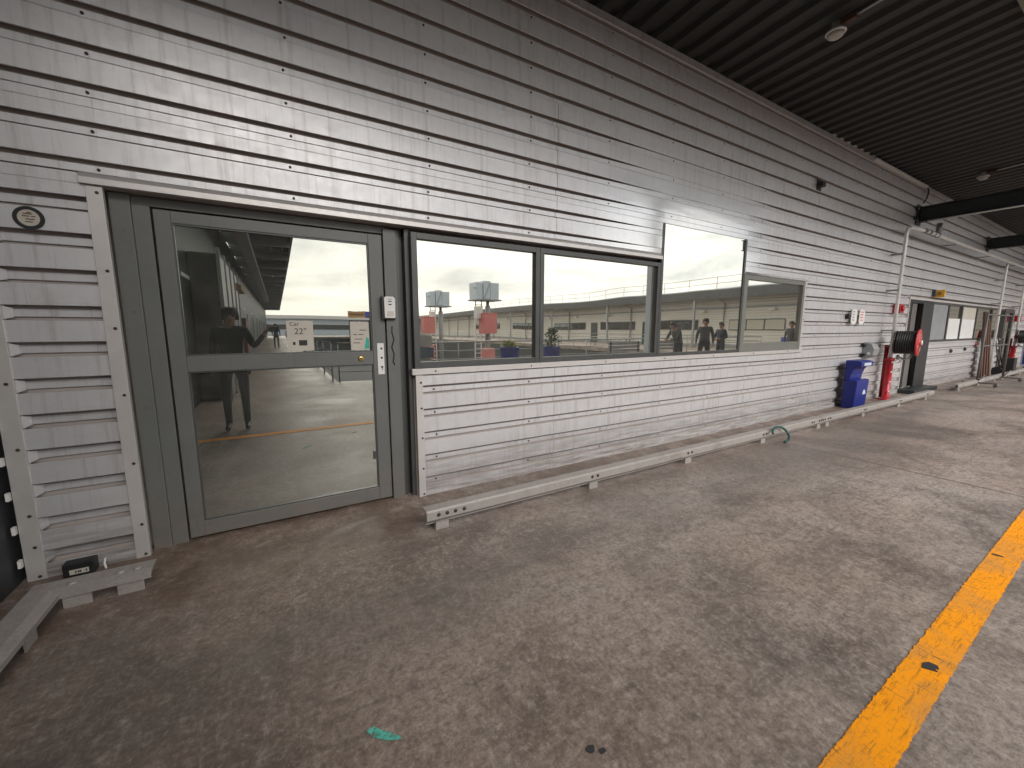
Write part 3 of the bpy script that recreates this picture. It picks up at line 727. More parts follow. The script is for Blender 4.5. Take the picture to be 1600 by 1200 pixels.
planter(6.35, -4.4, .22, 200, 'yleaf', 'blue barrel with low yellow green plant, mirrored in the first pane', 3)
planter(7.85, -4.2, .62, 520, 'leaf', 'blue barrel with tall dark bushy plant, mirrored in the second pane', 4)

# benches seen in the second pane
def bench(x, y, label):
    t = thing('slatted_bench', label, 'bench', (x, y, 0), 'metal benches on the deck')
    m_ = MB()
    for k in range(4): m_.box(x - .8, y - .25 + k*.13, .43, x + .8, y - .15 + k*.13, .46)
    m_.build('seat', M['greymetal'], t)
    m_ = MB()
    for k in range(3): m_.box(x - .8, y - .30, .60 + k*.13, x + .8, y - .275, .70 + k*.13)
    m_.build('backrest', M['greymetal'], t)
    for sx in (-.7, .7):
        m_ = MB(); m_.box(x + sx - .02, y - .29, 0, x + sx + .02, y - .25, .98); m_.box(x + sx - .02, y + .18, 0, x + sx + .02, y + .22, .428); m_.build('leg', M['frame'], t)
    return t
bn = bench(11.2, -3.9, 'nearer slatted metal bench by the deck railing, mirrored in the second pane')
copy_thing(bn, (13.6, -4.1, 0), 'farther slatted metal bench by the deck railing, mirrored in the second pane')

def cafe_table(x, y, label):
    t = thing('round_table', label, 'table', (x, y, 0), 'tables on the opposite walkway')
    m_ = MB(); m_.lathe((x, y, .70), [(.40, 0), (.42, .012), (.42, .03), (.40, .035)], 'z', 20); m_.build('tabletop', M['white'], t)
    m_ = MB(); m_.lathe((x, y, 0), [(.24, 0), (.23, .02), (.035, .04), (.035, .70)], 'z', 14); m_.build('leg', M['frame'], t); return t
ct = cafe_table(24.2, -16.5, 'white round table on the opposite walkway, nearest of the row')
copy_thing(ct, (24.6, -20.5, 0), 'white round table in the middle of the opposite walkway row'); copy_thing(ct, (24.2, -25.0, 0), 'white round table at the far end of the opposite walkway row')
def crate_stack(x, y, n, label):
    t = thing('crate_stack', label, 'crates', (x, y, 0), 'crates on the deck edge')
    for i in range(n):
        m_ = MB(); z = .01 + i*.32; dx = random.uniform(-.04, .04)
        m_.box(x-.3+dx, y-.2, z, x+.3+dx, y+.2, z+.03)
        for a in ((x-.3, y-.2, x+.3, y-.18), (x-.3, y+.18, x+.3, y+.2), (x-.3, y-.18, x-.28, y+.18), (x+.28, y-.18, x+.3, y+.18)): m_.box(a[0]+dx, a[1], z+.03, a[2]+dx, a[3], z+.29)
        m_.build('crate', M['greymetal'] if i % 2 else M['bluedk'], t)
crate_stack(2.5, -4.2, 3, 'short stack of crates by the deck railing, mirrored low in the door'); crate_stack(3.4, -4.3, 4, 'taller stack of crates by the deck railing, mirrored at the door lock side')

# ================================================================== PEOPLE
def person(name, label, loc, rotz, joints, top, legs, hair=True, group=None, scale=1.0):
    """joints overrides a relaxed standing skeleton (faces +y, z up, standing on the origin)"""
    J = dict(pelvis=(0,0,.95), belly=(0,.01,1.10), chest=(0,.01,1.32), neck0=(0,-.005,1.47), neck=(0,.005,1.53), head=(0,.015,1.62), crown=(0,.01,1.71),
             nose=(0,.115,1.615), earL=(-.082,.0,1.62), earR=(.082,.0,1.62),
             shL=(-.17,0,1.43), elL=(-.23,-.03,1.16), wrL=(-.24,.05,.93), shR=(.17,0,1.43), elR=(.23,-.03,1.16), wrR=(.24,.05,.93),
             hipL=(-.095,0,.90), knL=(-.11,.02,.50), anL=(-.11,-.02,.09), toeL=(-.12,.17,.035), hipR=(.095,0,.90), knR=(.11,.02,.50), anR=(.11,-.02,.09), toeR=(.12,.17,.035))
    J.update(joints)
    rad = dict(pelvis=.135, belly=.125, chest=.145, neck0=.075, neck=.058, head=.088, crown=.070, nose=.016, earL=.014, earR=.014, shL=.068, elL=.046, wrL=.030, shR=.068, elR=.046, wrR=.030,
               hipL=.092, knL=.060, anL=.042, toeL=.034, hipR=.092, knR=.060, anR=.042, toeR=.034)
    E_ = [('pelvis','belly'),('belly','chest'),('chest','neck0'),('neck0','neck'),('neck','head'),('head','crown'),('head','nose'),('head','earL'),('head','earR')]
    for s_ in 'LR': E_ += [('chest','sh'+s_),('sh'+s_,'el'+s_),('el'+s_,'wr'+s_),('pelvis','hip'+s_),('hip'+s_,'kn'+s_),('kn'+s_,'an'+s_),('an'+s_,'toe'+s_)]
    for s_ in 'LR':
        w, e = Vector(J['wr'+s_]), Vector(J['el'+s_]); d = (w - e).normalized(); u = d.orthogonal().normalized() if abs(d.x) > .95 else d.cross(Vector((1,0,0))).normalized(); v = d.cross(u)
        J['palm'+s_] = tuple(w + d*.07); rad['palm'+s_] = .030; E_.append(('wr'+s_, 'palm'+s_))
        for i, (o_, L) in enumerate(((-.027,.060),(-.009,.074),(.009,.070),(.027,.052))):
            a = w + d*.095 + u*o_; b = a + d*L*.55 + v*.012; c = b + d*L*.40 + v*.028
            for nm, p, r_ in (('a', a, .011), ('b', b, .009), ('c', c, .007)): J[f'f{s_}{i}{nm}'] = tuple(p); rad[f'f{s_}{i}{nm}'] = r_
            E_ += [('palm'+s_, f'f{s_}{i}a'), (f'f{s_}{i}a', f'f{s_}{i}b'), (f'f{s_}{i}b', f'f{s_}{i}c')]
        a = w + d*.045 - u*.035; b = a + d*.045 - u*.018 + v*.015
        J[f't{s_}a'], J[f't{s_}b'] = tuple(a), tuple(b); rad[f't{s_}a'], rad[f't{s_}b'] = .012, .009
        E_ += [('palm'+s_, f't{s_}a'), (f't{s_}a', f't{s_}b')]
    names = list(J); me = D.meshes.new('body'); me.from_pydata([J[k] for k in names], [(names.index(a), names.index(b)) for a, b in E_], [])
    o = D.objects.new('body', me); COL.objects.link(o)
    sk = o.modifiers.new('skin', 'SKIN'); sk.use_smooth_shade = True
    for i, k in enumerate(names):
        v = me.skin_vertices[0].data[i]; v.radius = (rad[k], rad[k]); v.use_root = (k == 'pelvis')
    ss = o.modifiers.new('sub', 'SUBSURF'); ss.levels = 1; ss.render_levels = 1
    m2 = D.meshes.new_from_object(o.evaluated_get(bpy.context.evaluated_depsgraph_get())); D.objects.remove(o)
    m2.materials.clear()
    for m in (M['skin'], top, legs, M['black']): m2.materials.append(m)
    segs = [(Vector(J[a]), Vector(J[b]), a, b) for a, b in E_]
    def part_of(p):
        best = min(segs, key=lambda s_: (p - (s_[0] + (s_[1]-s_[0]) * max(0, min(1, (p-s_[0]).dot(s_[1]-s_[0]) / max(1e-6, (s_[1]-s_[0]).length_squared))))).length)
        a, b = best[2], best[3]
        if b.startswith('toe'): return 3
        if b[:2] in ('ne',) and b == 'neck0': return 1
        if b[:2] in ('kn', 'an', 'hi') or (b == 'belly' and p.z < J['pelvis'][2] + .02): return 2
        if b[:2] in ('be', 'ch', 'sh', 'el', 'wr'): return 1
        return 0
    for f in m2.polygons: f.material_index = part_of(f.center); f.use_smooth = True
    t = thing(name, label, 'person', loc, group); t.rotation_euler = (0, 0, rotz); t.scale = (scale,) * 3
    b = D.objects.new('body', m2); COL.objects.link(b); b.parent = t
    h = Vector(J['head']); hm = MB()
    for a in range(1):
        ring = []
        rows = []
        for i in range(7):
            ph = i / 6 * math.pi * .62
            rows.append([hm.bm.verts.new(h + Vector((.102*math.sin(ph)*math.cos(q), -.016 + .115*math.sin(ph)*math.sin(q) , .012 + .118*math.cos(ph)*(1 if math.sin(q) < .35 else .96) + (.055*math.sin(ph) if math.sin(q) > .35 else -.01)))) for q in [2*math.pi*j/16 for j in range(16)]])
        for a_, b_ in zip(rows, rows[1:]):
            for j in range(16):
                try: f = hm.bm.faces.new((a_[j], a_[(j+1) % 16], b_[(j+1) % 16], b_[j])); f.smooth = True
                except ValueError: pass
    bmesh.ops.remove_doubles(hm.bm, verts=hm.bm.verts, dist=.001)
    ho = hm.build('hair', M['hair']); ho.parent = t
    for sx in (-.032, .032):
        em = MB(); em.lathe(h + Vector((sx, .082, .012)), [(.004, .012), (.011, .006), (.012, 0), (.008, -.008)], 'y', 8); eo = em.build('eye', M['ink']); eo.parent = t
    mm = MB(); mm.box(h.x - .022, h.y + .080, h.z - .052, h.x + .022, h.y + .093, h.z - .044); mo = mm.build('mouth', M['redface']); mo.parent = t
    return t
# the photographer, seen only in the door glass
ph = person('person', 'person in dark navy clothes holding up a phone, mirrored in the door glass', (-.56, -.16, 0), R(0),
       dict(shR=(.17,.02,1.43), elR=(.27,.02,1.18), wrR=(.40,.09,1.36), shL=(-.17,0,1.43), elL=(-.22,-.02,1.17), wrL=(-.22,.06,.94), head=(.02,.03,1.61)), M['navy'], M['jeans'])
mb = MB(); mb.box(-.115, -.115, 1.40, .035, -.105, 1.475, bev=.003); tag(mb.build('phone', M['black']), 'black phone held up by the person mirrored in the door', 'phone')
person('person', 'person in blue jacket walking along the side walkway, mirrored in the door', (-.05, -25, 0), R(0),
       dict(knL=(-.11,.16,.50), anL=(-.11,.20,.10), toeL=(-.11,.37,.06), knR=(.11,-.02,.50), anR=(.11,-.22,.14), toeR=(.11,-.10,.03), wrL=(-.2,.14,1.0)), M['bluedk'], M['greycloth'])
g = 'people standing on the deck'
person('person', 'person leaning forward alone, mirrored left in the tall pane', (11.4, -2.05, 0), R(100), dict(chest=(0,.10,1.30), neck0=(0,.18,1.42), neck=(0,.21,1.46), head=(0,.25,1.53), crown=(0,.26,1.62), nose=(0,.35,1.50), earL=(-.08,.24,1.53), earR=(.08,.24,1.53), shL=(-.17,.14,1.38), shR=(.17,.14,1.38), elL=(-.24,.24,1.15), elR=(.24,.24,1.15), wrL=(-.10,.42,1.08), wrR=(.10,.42,1.08)), M['greycloth'], M['jeans'], group=g)
person('person', 'tallest standing person in a dark top, mirrored in the tall pane', (12.85, -2.1, 0), R(60), {}, M['greycloth'], M['jeans'], group=g, scale=1.03)
person('person', 'person in navy beside the tallest one, mirrored in the tall pane', (13.55, -1.95, 0), R(95), dict(elL=(-.27,.02,1.18), wrL=(-.12,.20,1.12), elR=(.27,.02,1.18), wrR=(.12,.20,1.12)), M['navy'], M['navy'], group=g, scale=.97)
person('person', 'person in dark clothes at the right edge of the end pane', (17.6, -1.5, 0), R(80), {}, M['greycloth'], M['greycloth'], group=g)
mb = MB(); mb.lathe((24.3, -4.75, 0), [(.28, 0), (.31, .5), (.34, .95), (.36, 1.0), (.33, 1.0)], 'z', 20); tag(mb.build('blue_tub', M['bluebarrel']), 'bright blue tub on the deck, mirrored in the end pane', 'tub')

# ================================================================== RAIL ALONG THE WALL
FR = 2.60
def bumper(label, x0, x1, feet, bolts, joints=()):
    t = thing('bumper_rail', label, 'rail', (x0, FR, 0), 'galvanised bumper rails along the wall')
    pts = [(FR + .10, .158), (FR + .012, .158), (FR, .146), (FR, .086), (FR + .03, .058), (FR + .03, .050), (FR + .038, .050), (FR + .038, .062), (FR + .008, .090), (FR + .008, .143), (FR + .016, .150), (FR + .10, .150)]
    m_ = MB(); xs_ = [x0] + list(joints) + [x1]
    for a, b in zip(xs_, xs_[1:]): m_.prism(pts, 'x', a + .001, b - .001)
    m_.build('channel', M['galv'], t)
    for f in feet:
        m_ = MB(); m_.box(f, FR + .014, 0, f + .10, FR + .02, .056); m_.box(f, FR + .02, 0, f + .006, FR + .14, .056); m_.box(f, FR + .02, .050, f + .1, FR + .10, .056); m_.box(f, FR + .055, .056, f + .1, FR + .063, .148)
        m_.build('foot', M['galv'], t)
    for b in bolts:
        m_ = MB(); m_.lathe((b, FR, .120), [(.014, .001), (.014, -.004), (.008, -.009)], 'y', 10); m_.build('bolt', M['screw'], t)
    return t
ft = [.90, 2.36, 3.72, 5.22, 6.72, 7.0, 8.3, 9.9, 11.4]
bumper('longest low galvanised rail from the glass door to past the hose reel', .83, 11.9, ft, [x for f in ft for x in (f + .02, f + .085)] + [1.05, 1.12, 6.52, 6.58, 6.86, 6.92, 7.1], (4.42, 6.8, 9.3))
bumper('far low galvanised rail behind the wheeled stand', 13.6, 23.5, [13.7, 15.4, 17.1, 18.0, 18.8, 20.3, 21.8, 23.2], [14, 16, 18, 20, 22])
# short corner rail left of the door
t = thing('corner_rail', 'short galvanised rail turning the corner left of the glass door', 'rail', (-1.07, 2.72, 0), 'galvanised bumper rails along the wall')
def sweep(mb, path, prof):
    rings = [[mb.bm.verts.new((px + nx*o, py + ny*o, z)) for o, z in prof] for (px, py, nx, ny) in path]
    n = len(prof); fs = []
    for a, b in zip(rings, rings[1:]):
        for i in range(n): fs.append(mb.bm.faces.new((a[i], a[(i+1) % n], b[(i+1) % n], b[i])))
    fs += [mb.bm.faces.new(rings[0]), mb.bm.faces.new(rings[-1][::-1])]; bmesh.ops.recalc_face_normals(mb.bm, faces=fs)
YF = 2.80; XF = -1.06
pr = [(0, .086), (0, .110), (.045, .125), (.13, .130), (.13, .118), (.045, .113), (.012, .100), (.012, .086)]
mb = MB(); sweep(mb, [(-.70, YF, 0, 1), (XF, YF, -1, 1), (XF, .6, -1, 0)], [(o, z - .02) for o, z in pr]); mb.build('channel', M['galv'], t)
for x in (-.79, -1.0):
    m_ = MB(); m_.box(x - .055, YF + .012, 0, x + .055, YF + .02, .066); m_.box(x - .055, YF + .02, 0, x - .049, YF + .1, .066); m_.build('foot', M['galv'], t)
for y in (2.55, 1.6, .9):
    m_ = MB(); m_.box(XF - .02, y - .05, 0, XF - .012, y + .05, .066); m_.build('foot', M['galv'], t)
for x in (-.77, -.84, -1.03):
    m_ = MB(); m_.lathe((x, YF + .070, .106), [(.020, -.004), (.020, .003), (.012, .009)], 'z', 14); m_.build('bolt', M['galv'], t)
# green hose looped round the rail
mb = MB(); mb.tube([(5.50 + .17*math.cos(a)*1.0, FR - .05 + .10*math.sin(a*1.0)*.6 - .03, .105 + .085*math.sin(a)) for a in [math.pi*.9 - i*.25 for i in range(19)]], .014, 8)
tag(mb.build('hose_loop', M['hose']), 'short dark green hose looped over the low rail', 'hose')

# ================================================================== SMALL THINGS ON THE WALL AND DOOR
# card reader
t = thing('card_reader', 'white card reader with dark surround on the door frame', 'card reader', (.79, W, 1.53))
m_ = MB(); m_.box(.732, WD + .002, 1.522, .842, WD + .029, 1.705, bev=.006); m_.build('backplate', M['black'], t)
m_ = MB(); m_.prism([(.752,1.533),(.836,1.533),(.838,1.69),(.822,1.703),(.766,1.703),(.750,1.69)], 'y', WD - .014, WD + .003); m_.build('cover', M['white'], t, .004)
m_ = MB(); m_.box(.772, WD - .017, 1.548, .822, WD - .0135, 1.588); m_.build('sensor', M['lens'], t)
m_ = MB(); m_.box(.783, WD - .016, 1.635, .808, WD - .0135, 1.644); m_.box(.78, WD - .016, 1.66, .812, WD - .0135, 1.666); m_.tube([(.783, WD-.0145, 1.684), (.797, WD-.0145, 1.674), (.811, WD-.0145, 1.684)], .002, 5); m_.build('symbol', M['ink'], t)
# notices on the door glass
def notice(label, x0, x1, z0, z1, mat='paper', tilt=0):
    t_ = thing('paper_notice', label, 'notice', ((x0+x1)/2, YG - .0015, (z0+z1)/2), 'notices on the door glass')
    m_ = MB(); n = 8; rnd = random.Random(int(x0*1000)); w = x1 - x0
    pts = [(x0 + w*i/n, z0 + rnd.uniform(-.004, .004)) for i in range(n+1)] + [(x1 + rnd.uniform(-.003, .003), z0 + (z1-z0)*.5)] + [(x1 - w*i/n, z1 + rnd.uniform(-.002, .002)) for i in range(n+1)]
    m_.prism(pts, 'y', YG - .0022, YG - .0008); m_.build('sheet', M[mat], t_); return t_
n1 = notice('cream paper with the handwritten number 22 on the door glass', .066, .240, 1.284, 1.508)
text('Car', .042, (.118, YG - .0028, 1.482), M['ink'], n1); text('22"', .062, (.155, YG - .0028, 1.428), M['ink'], n1)
m_ = MB()
for a, b, c, d in ((.10, 1.33, .118, 1.352), (.14, 1.325, .195, 1.365)): m_.box(a, YG - .0028, b, c, YG - .0023, d)
m_.build('scribble', M['ink'], n1)
n2 = notice('cream poster with a teal corner at the lock side of the door glass', .500, .640, 1.278, 1.505)
m_ = MB(); m_.box(.494, YG - .0006, 1.279, .650, YG - .0001, 1.512); m_.build('backing', M['ink'], n2)
m_ = MB(); m_.prism([(.60, 1.29), (.637, 1.29), (.637, 1.37), (.618, 1.385)], 'y', YG - .0030, YG - .0024); m_.build('teal_patch', M['teal'], n2)
m_ = MB()
for x, z, w in ((.52, 1.40, .03), (.56, 1.40, .035), (.57, 1.435, .05), (.53, 1.365, .06), (.52, 1.335, .05)): m_.box(x, YG - .0028, z, x + w, YG - .0023, z + .006)
m_.build('print', M['rust'], n2)
n3 = notice('narrow pinkish sticker with a blue end on the door glass', .490, .650, 1.534, 1.584, 'tan')
m_ = MB(); m_.box(.617, YG - .0030, 1.536, .648, YG - .0024, 1.583); m_.build('blue_end', M['bluebarrel'], n3)
m_ = MB()
for i in range(9): m_.box(.502 + i*.012, YG - .0030, 1.553, .510 + i*.012, YG - .0024, 1.566)
m_.build('print', M['ink'], n3)
# round sticker
t = thing('round_sticker', 'round white sticker with thick black ring on the left cladding', 'sticker', (-1.10, W, 2.037))
m_ = MB(); m_.lathe((-1.10, W - .001, 2.037), [(.060, 0), (.060, -.003)], 'y', 36); m_.build('ring', M['black'], t)
m_ = MB(); m_.lathe((-1.10, W - .004, 2.037), [(.042, 0), (.042, -.001)], 'y', 32); m_.build('centre', M['paper'], t)
m_ = MB()
for z, a, b in ((2.055, -.02, .015), (2.043, -.024, .004), (2.043, .010, .026), (2.028, -.012, .022), (2.014, -.014, .014), (2.062, -.006, .012)): m_.box(-1.10 + a, W - .0062, z, -1.10 + b, W - .0051, z + .005)
m_.build('print', M['rust'], t)
# small black box with a label, low on the left
t = thing('cable_box', 'small black box with a white label low on the left cladding', 'box', (-1.10, W, 0))
m_ = MB(); m_.box(-1.172, W - .07, -.0, -1.035, W - .002, .082, bev=.008); m_.build('housing', M['black'], t)
m_ = MB(); m_.box(-1.142, W - .073, .016, -1.060, W - .0695, .044); m_.build('label_plate', M['paper'], t)
m_ = MB()
for a in (-1.118, -1.106, -1.098, -1.073): m_.box(a, W - .0745, .024, a + .006, W - .0728, .037)
m_.build('print', M['ink'], t)
m_ = MB(); m_.tube([(-1.00, W - .02, .055), (-1.003, W - .035, .03), (-.99, W - .06, .004)], .006, 6); tag(m_.build('cable_tail', M['white']), 'white cable tail beside the small black box', 'cable')
# black wall bracket high up
t = thing('wall_bracket', 'small black bracket plate high on the wall below the canopy', 'bracket', (7.47, W, 3.67))
m_ = MB(); m_.box(7.42, W - .012, 3.60, 7.56, W - .001, 3.76); m_.build('plate', M['black'], t, .003)
m_ = MB(); m_.box(7.40, W - .10, 3.63, 7.50, W - .012, 3.70, bev=.01); m_.build('socket', M['black'], t)
# twin rounded safety tags
g = 'white tags on the wall above the bin'
for i, (x, lb, mt) in enumerate(((9.22, 'left white rounded tag on the wall above the blue bin', 'ink'), (9.56, 'right white rounded tag with red print above the blue bin', 'redink'))):
    t = thing('safety_tag', lb, 'tag', (x, W, 1.66), g)
    c = .05; pts = [(x-.12, 1.53+c), (x-.12+c, 1.53), (x+.12-c, 1.53), (x+.12, 1.53+c), (x+.12, 1.81-c), (x+.12-c, 1.81), (x-.12+c, 1.81), (x-.12, 1.81-c)]
    m_ = MB(); m_.prism(pts, 'y', W - .05, W - .04); m_.build('plate', M['white'], t, .004)
    m_ = MB()
    for z in (1.60, 1.65, 1.70, 1.75): m_.box(x - .08, W - .052, z, x + (.05 if i else -.0), W - .0503, z + .022)
    m_.build('print', M[mt] if i else M['greymetal'], t)
    m_ = MB(); m_.box(x - .02, W - .041, 1.64, x + .02, W - .001, 1.70); m_.build('bracket', M['black'], t)
m_ = MB(); m_.box(8.96, W - .06, 1.63, 9.05, W - .001, 1.71, bev=.006); tag(m_.build('wall_hook', M['black']), 'small black hook left of the white tags', 'hook')
# grey dispenser
t = thing('wall_dispenser', 'rounded grey dispenser on the wall above the blue bin', 'dispenser', (10.05, W, .9))
m_ = MB(); m_.prism([(W-.002, .88), (W-.10, .88), (W-.17, .94), (W-.19, 1.06), (W-.14, 1.16), (W-.06, 1.19), (W-.002, 1.19)], 'x', 9.90, 10.16); m_.build('housing', M['greymetal'], t, .015)
m_ = MB(); m_.box(9.895, W - .13, .95, 9.902, W - .08, 1.0); m_.build('window', M['white'], t)
m_ = MB(); m_.box(9.86, W - .05, .92, 9.895, W - .001, .97); m_.box(9.86, W - .05, 1.1, 9.895, W - .001, 1.15); m_.build('clip', M['black'], t)
# yellow sign over the far windows
t = thing('projecting_sign', 'small yellow sign box above the far window strip', 'sign', (13.9, W, 2.28))
m_ = MB(); m_.box(13.62, W - .19, 2.195, 13.68, W - .002, 2.36); m_.build('face', M['yellow'], t, .004)
m_ = MB(); m_.box(13.60, W - .14, 2.25, 13.619, W - .09, 2.31); m_.build('symbol', M['tan'], t)
m_ = MB(); m_.box(13.50, W - .06, 2.21, 13.53, W - .002, 2.37); m_.build('bracket', M['bluedk'], t)

# ================================================================== BLUE BIN
t = thing('recycling_bin', 'blue plastic bin with an overhanging hood against the clad wall', 'bin', (9.2, 3.05, 0))
yb, yf = 3.15, 2.96
m_ = MB(); m_.prism([(yb, .0), (yf + .02, .0), (yf, .05), (yf - .02, .52), (yf + .05, .53), (yf + .10, .50), (yb, .50)], 'x', 8.95, 9.47); m_.build('container', M['blue'], t, .012)
m_ = MB(); m_.prism([(yb, .50), (yf + .10, .50), (yf + .09, .62), (yf + .06, .72), (yf + .02, .77), (yf - .05, .77), (yf - .05, .86), (yf + .03, .88), (yb, .88)], 'x', 8.955, 9.465); m_.build('hood', M['blue'], t, .012)
m_ = MB(); m_.box(8.948, yf + .03, .12, 8.953, yb - .03, .40); m_.build('side_rib', M['blue'], t, .004)
m_ = MB(); m_.box(9.06, yf - .056, .79, 9.36, yf - .051, .84); m_.build('hood_label', M['paleblue'], t)
m_ = MB(); m_.prism([(9.25, .25), (9.32, .40), (9.39, .25)], 'y', yf - .012, yf - .0085) ; m_.build('recycling_mark', M['paleblue'], t)
# brackets on the bin's back
for z in (.08, .30, .50, .72):
    m_ = MB(); m_.box(8.93, yb - .015, z, 9.02, W - .002, z + .035); m_.build('bracket', M['black'], t)

# ================================================================== RISERS WITH HOSE REELS
def riser(x, label, red=True):
    t_ = thing('fire_riser', label, 'pipe', (x, 3.05, 0), 'white risers with red foot along the wall')
    m_ = MB(); m_.tube([(x, 3.05, .86), (x, 3.05, 3.30), (x + .02, 3.05, 3.38), (x + .12, 3.04, 3.42)], .030, 12); m_.build('upper_pipe', M['pipe'], t_)
    m_ = MB(); m_.lathe((x, 3.05, 0), [(.13, 0), (.13, .022), (.062, .03), (.058, .80), (.075, .81), (.075, .86), (.035, .87)], 'z', 18); m_.build('red_foot', M['red'], t_)
    m_ = MB(); m_.tube([(x + .10, 3.15, .03), (x + .10, 3.15, 1.08)], .036, 12); m_.box(x + .05, 3.12, 1.06, x + .15, 3.18, 1.12); m_.build('back_pipe', M['red'], t_)
    for z in (.18, .38, .58, .78):
        m_ = MB(); m_.lathe((x - .07, 3.0, z), [(.016, .0), (.016, -.02), (.008, -.025)], 'y', 8); m_.build('stud', M['white'], t_)
    for z in (1.4, 2.2, 2.9):
        m_ = MB(); m_.box(x - .04, 3.05, z, x + .04, W - .002, z + .03); m_.build('clip', M['greymetal'], t_)
    return t_
r1 = riser(10.75, 'nearest white riser pipe on a red foot beside the hose reel')
t = thing('fire_riser', 'middle white riser pipe behind the wheeled stand', 'pipe', (19.1, 3.05, 0), 'white risers with red foot along the wall')
del t['group']
m_ = MB(); m_.tube([(19.1, 3.05, .02), (19.1, 3.05, 3.30), (19.12, 3.05, 3.38), (19.2, 3.03, 3.41)], .030, 12); m_.build('upper_pipe', M['pipe'], t)
for z in (1.4, 2.2, 2.9):
    m_ = MB(); m_.box(19.06, 3.05, z, 19.14, W - .002, z + .03); m_.build('clip', M['greymetal'], t)
r3 = copy_thing(r1, (21.95, 3.05, 0), 'farthest white riser pipe at the right edge of the picture')
def reel(x, label):
    t_ = thing('hose_reel', label, 'hose reel', (x, 2.9, 1.18), 'hose reels on the risers')
    m_ = MB(); m_.lathe((x, 0, 1.18), [(.265, 2.695), (.265, 2.675), (.22, 2.668), (.07, 2.66), (.07, 2.645)], 'y', 32); m_.build('front_disc', M['redface'], t_)
    m_ = MB(); m_.lathe((x, 0, 1.18), [(.05, 2.644), (.05, 2.63), (.02, 2.625)], 'y', 14)
    m_.build('hub', M['white'], t_)
    for a in (0, 1.57, 3.14, 4.71):
        m_ = MB(); m_.lathe((x + .16*math.cos(a + .5), 0, 1.18 + .16*math.sin(a + .5)), [(.035, 2.6675), (.03, 2.662)], 'y', 10); m_.build('disc_boss', M['greymetal'], t_)
    m_ = MB()
    for rr in (.15, .183, .216):
        for k in range(8):
            yy = 2.72 + k*.034; m_.tube([(x + rr*math.cos(a), yy + .017*(a/6.28), 1.18 + rr*math.sin(a)) for a in [2*math.pi*j/24 for j in range(25)]], .0165, 6)
    m_.build('hose_coil', M['black'], t_)
    m_ = MB(); m_.lathe((x, 0, 1.18), [(.235, 3.01), (.235, 3.0), (.1, 2.995), (.06, 2.99), (.06, 2.70)], 'y', 28); m_.build('back_disc', M['black'], t_)
    m_ = MB(); m_.box(x - .05, 3.0, 1.12, x + .05, 3.07, 1.24); m_.build('mount', M['red'], t_)
    m_ = MB(); m_.tube([(x + .1, 2.76, .95), (x + .08, 2.8, .86), (x + .05, 2.86, .84), (x + .0, 2.93, .88)], .018, 8); m_.lathe((x - .02, 2.95, .84), [(.02, 0), (.035, .03), (.02, .09)], 'z', 10); m_.build('nozzle', M['greymetal'], t_)
    return t_
h1 = reel(10.80, 'black hose reel with a red front disc on the nearest riser'); h1.rotation_euler = (0, 0, R(6))
copy_thing(h1, (21.9, 2.9, 1.18), 'far hose reel at the right edge of the picture')
t = thing('alarm_bell', 'small red alarm box on the wall behind the nearest riser', 'alarm', (11.35, W, 1.88))
m_ = MB(); m_.box(11.18, W - .12, 1.78, 11.42, W - .002, 1.96, bev=.012); m_.build('housing', M['red'], t)
m_ = MB(); m_.lathe((11.30, W - .12, 1.87), [(.06, 0), (.05, -.03), (.02, -.04)], 'y', 16); m_.build('button', M['redface'], t)
t = thing('alarm_bell', 'small red alarm box on the wall by the far riser', 'alarm', (22.6, W, 1.88))
m_ = MB(); m_.box(22.5, W - .14, 1.70, 22.74, W - .002, 1.92, bev=.012); m_.build('housing', M['red'], t)
# overhead pipe
t = thing('overhead_pipe', 'long white pipe running along the wall below the canopy', 'pipe', (11, 3.0, 3.42))
m_ = MB(); m_.tube([(10.85, 3.04, 3.42), (11.6, 3.0, 3.43), (12.0, 2.98, 3.42), (30, 2.98, 3.40)], .035, 12); m_.build('run', M['pipe'], t)
for x in (11.5, 11.75, 12.0, 12.25):
    m_ = MB(); m_.lathe((0, 2.99, 3.425), [(.05, x), (.05, x + .07)], 'x', 14); m_.build('coupling', M['greymetal'], t)
m_ = MB(); m_.tube([(12.3, 2.98, 3.42), (12.3, 2.98, 3.67)], .05, 10); m_.build('hanger', M['greymetal'], t)
for x in (13.5, 16.5, 19.5, 22.5):
    m_ = MB(); m_.box(x, 2.96, 3.35, x + .04, W - .002, 3.37); m_.build('bracket', M['greymetal'], t)

# ================================================================== WHEELED STAND AND CLUTTER
t = thing('wheeled_stand', 'grey steel display stand on castors in front of the far rail', 'stand', (16.2, 2.6, 0))
def bar(m_, a, b, r=.022): m_.tube([a, b], r, 8)
for x, y in ((15.3, 2.62), (17.6, 2.55)):
    m_ = MB(); bar(m_, (x, y, .10), (x, y, 1.86), .024); bar(m_, (x, y - .0, .12), (x, y - .12, .30), .012); m_.build('post', M['standp'], t)
    m_ = MB(); m_.box(x - .025, y - .34, .075, x + .025, y + .26, .11); m_.build('base_bar', M['standp'], t, .003)
    for dy in (-.31, .23):
        m_ = MB(); m_.lathe((0, y + dy, .038), [(.038, x - .016), (.038, x + .016)], 'x', 14); m_.box(x - .022, y + dy - .018, .03, x - .017, y + dy + .018, .078); m_.box(x + .017, y + dy - .018, .03, x + .022, y + dy + .018, .078); m_.build('castor', M['standp'], t)
m_ = MB(); bar(m_, (15.3, 2.62, 1.02), (17.6, 2.55, 1.02), .018); bar(m_, (15.3, 2.62, 1.80), (17.6, 2.55, 1.80), .018); m_.build('cross_bar', M['standp'], t)
t = thing('timber_stack', 'brown rusty boards leaning upright on the far wall', 'boards', (18.2, 3.0, 0))
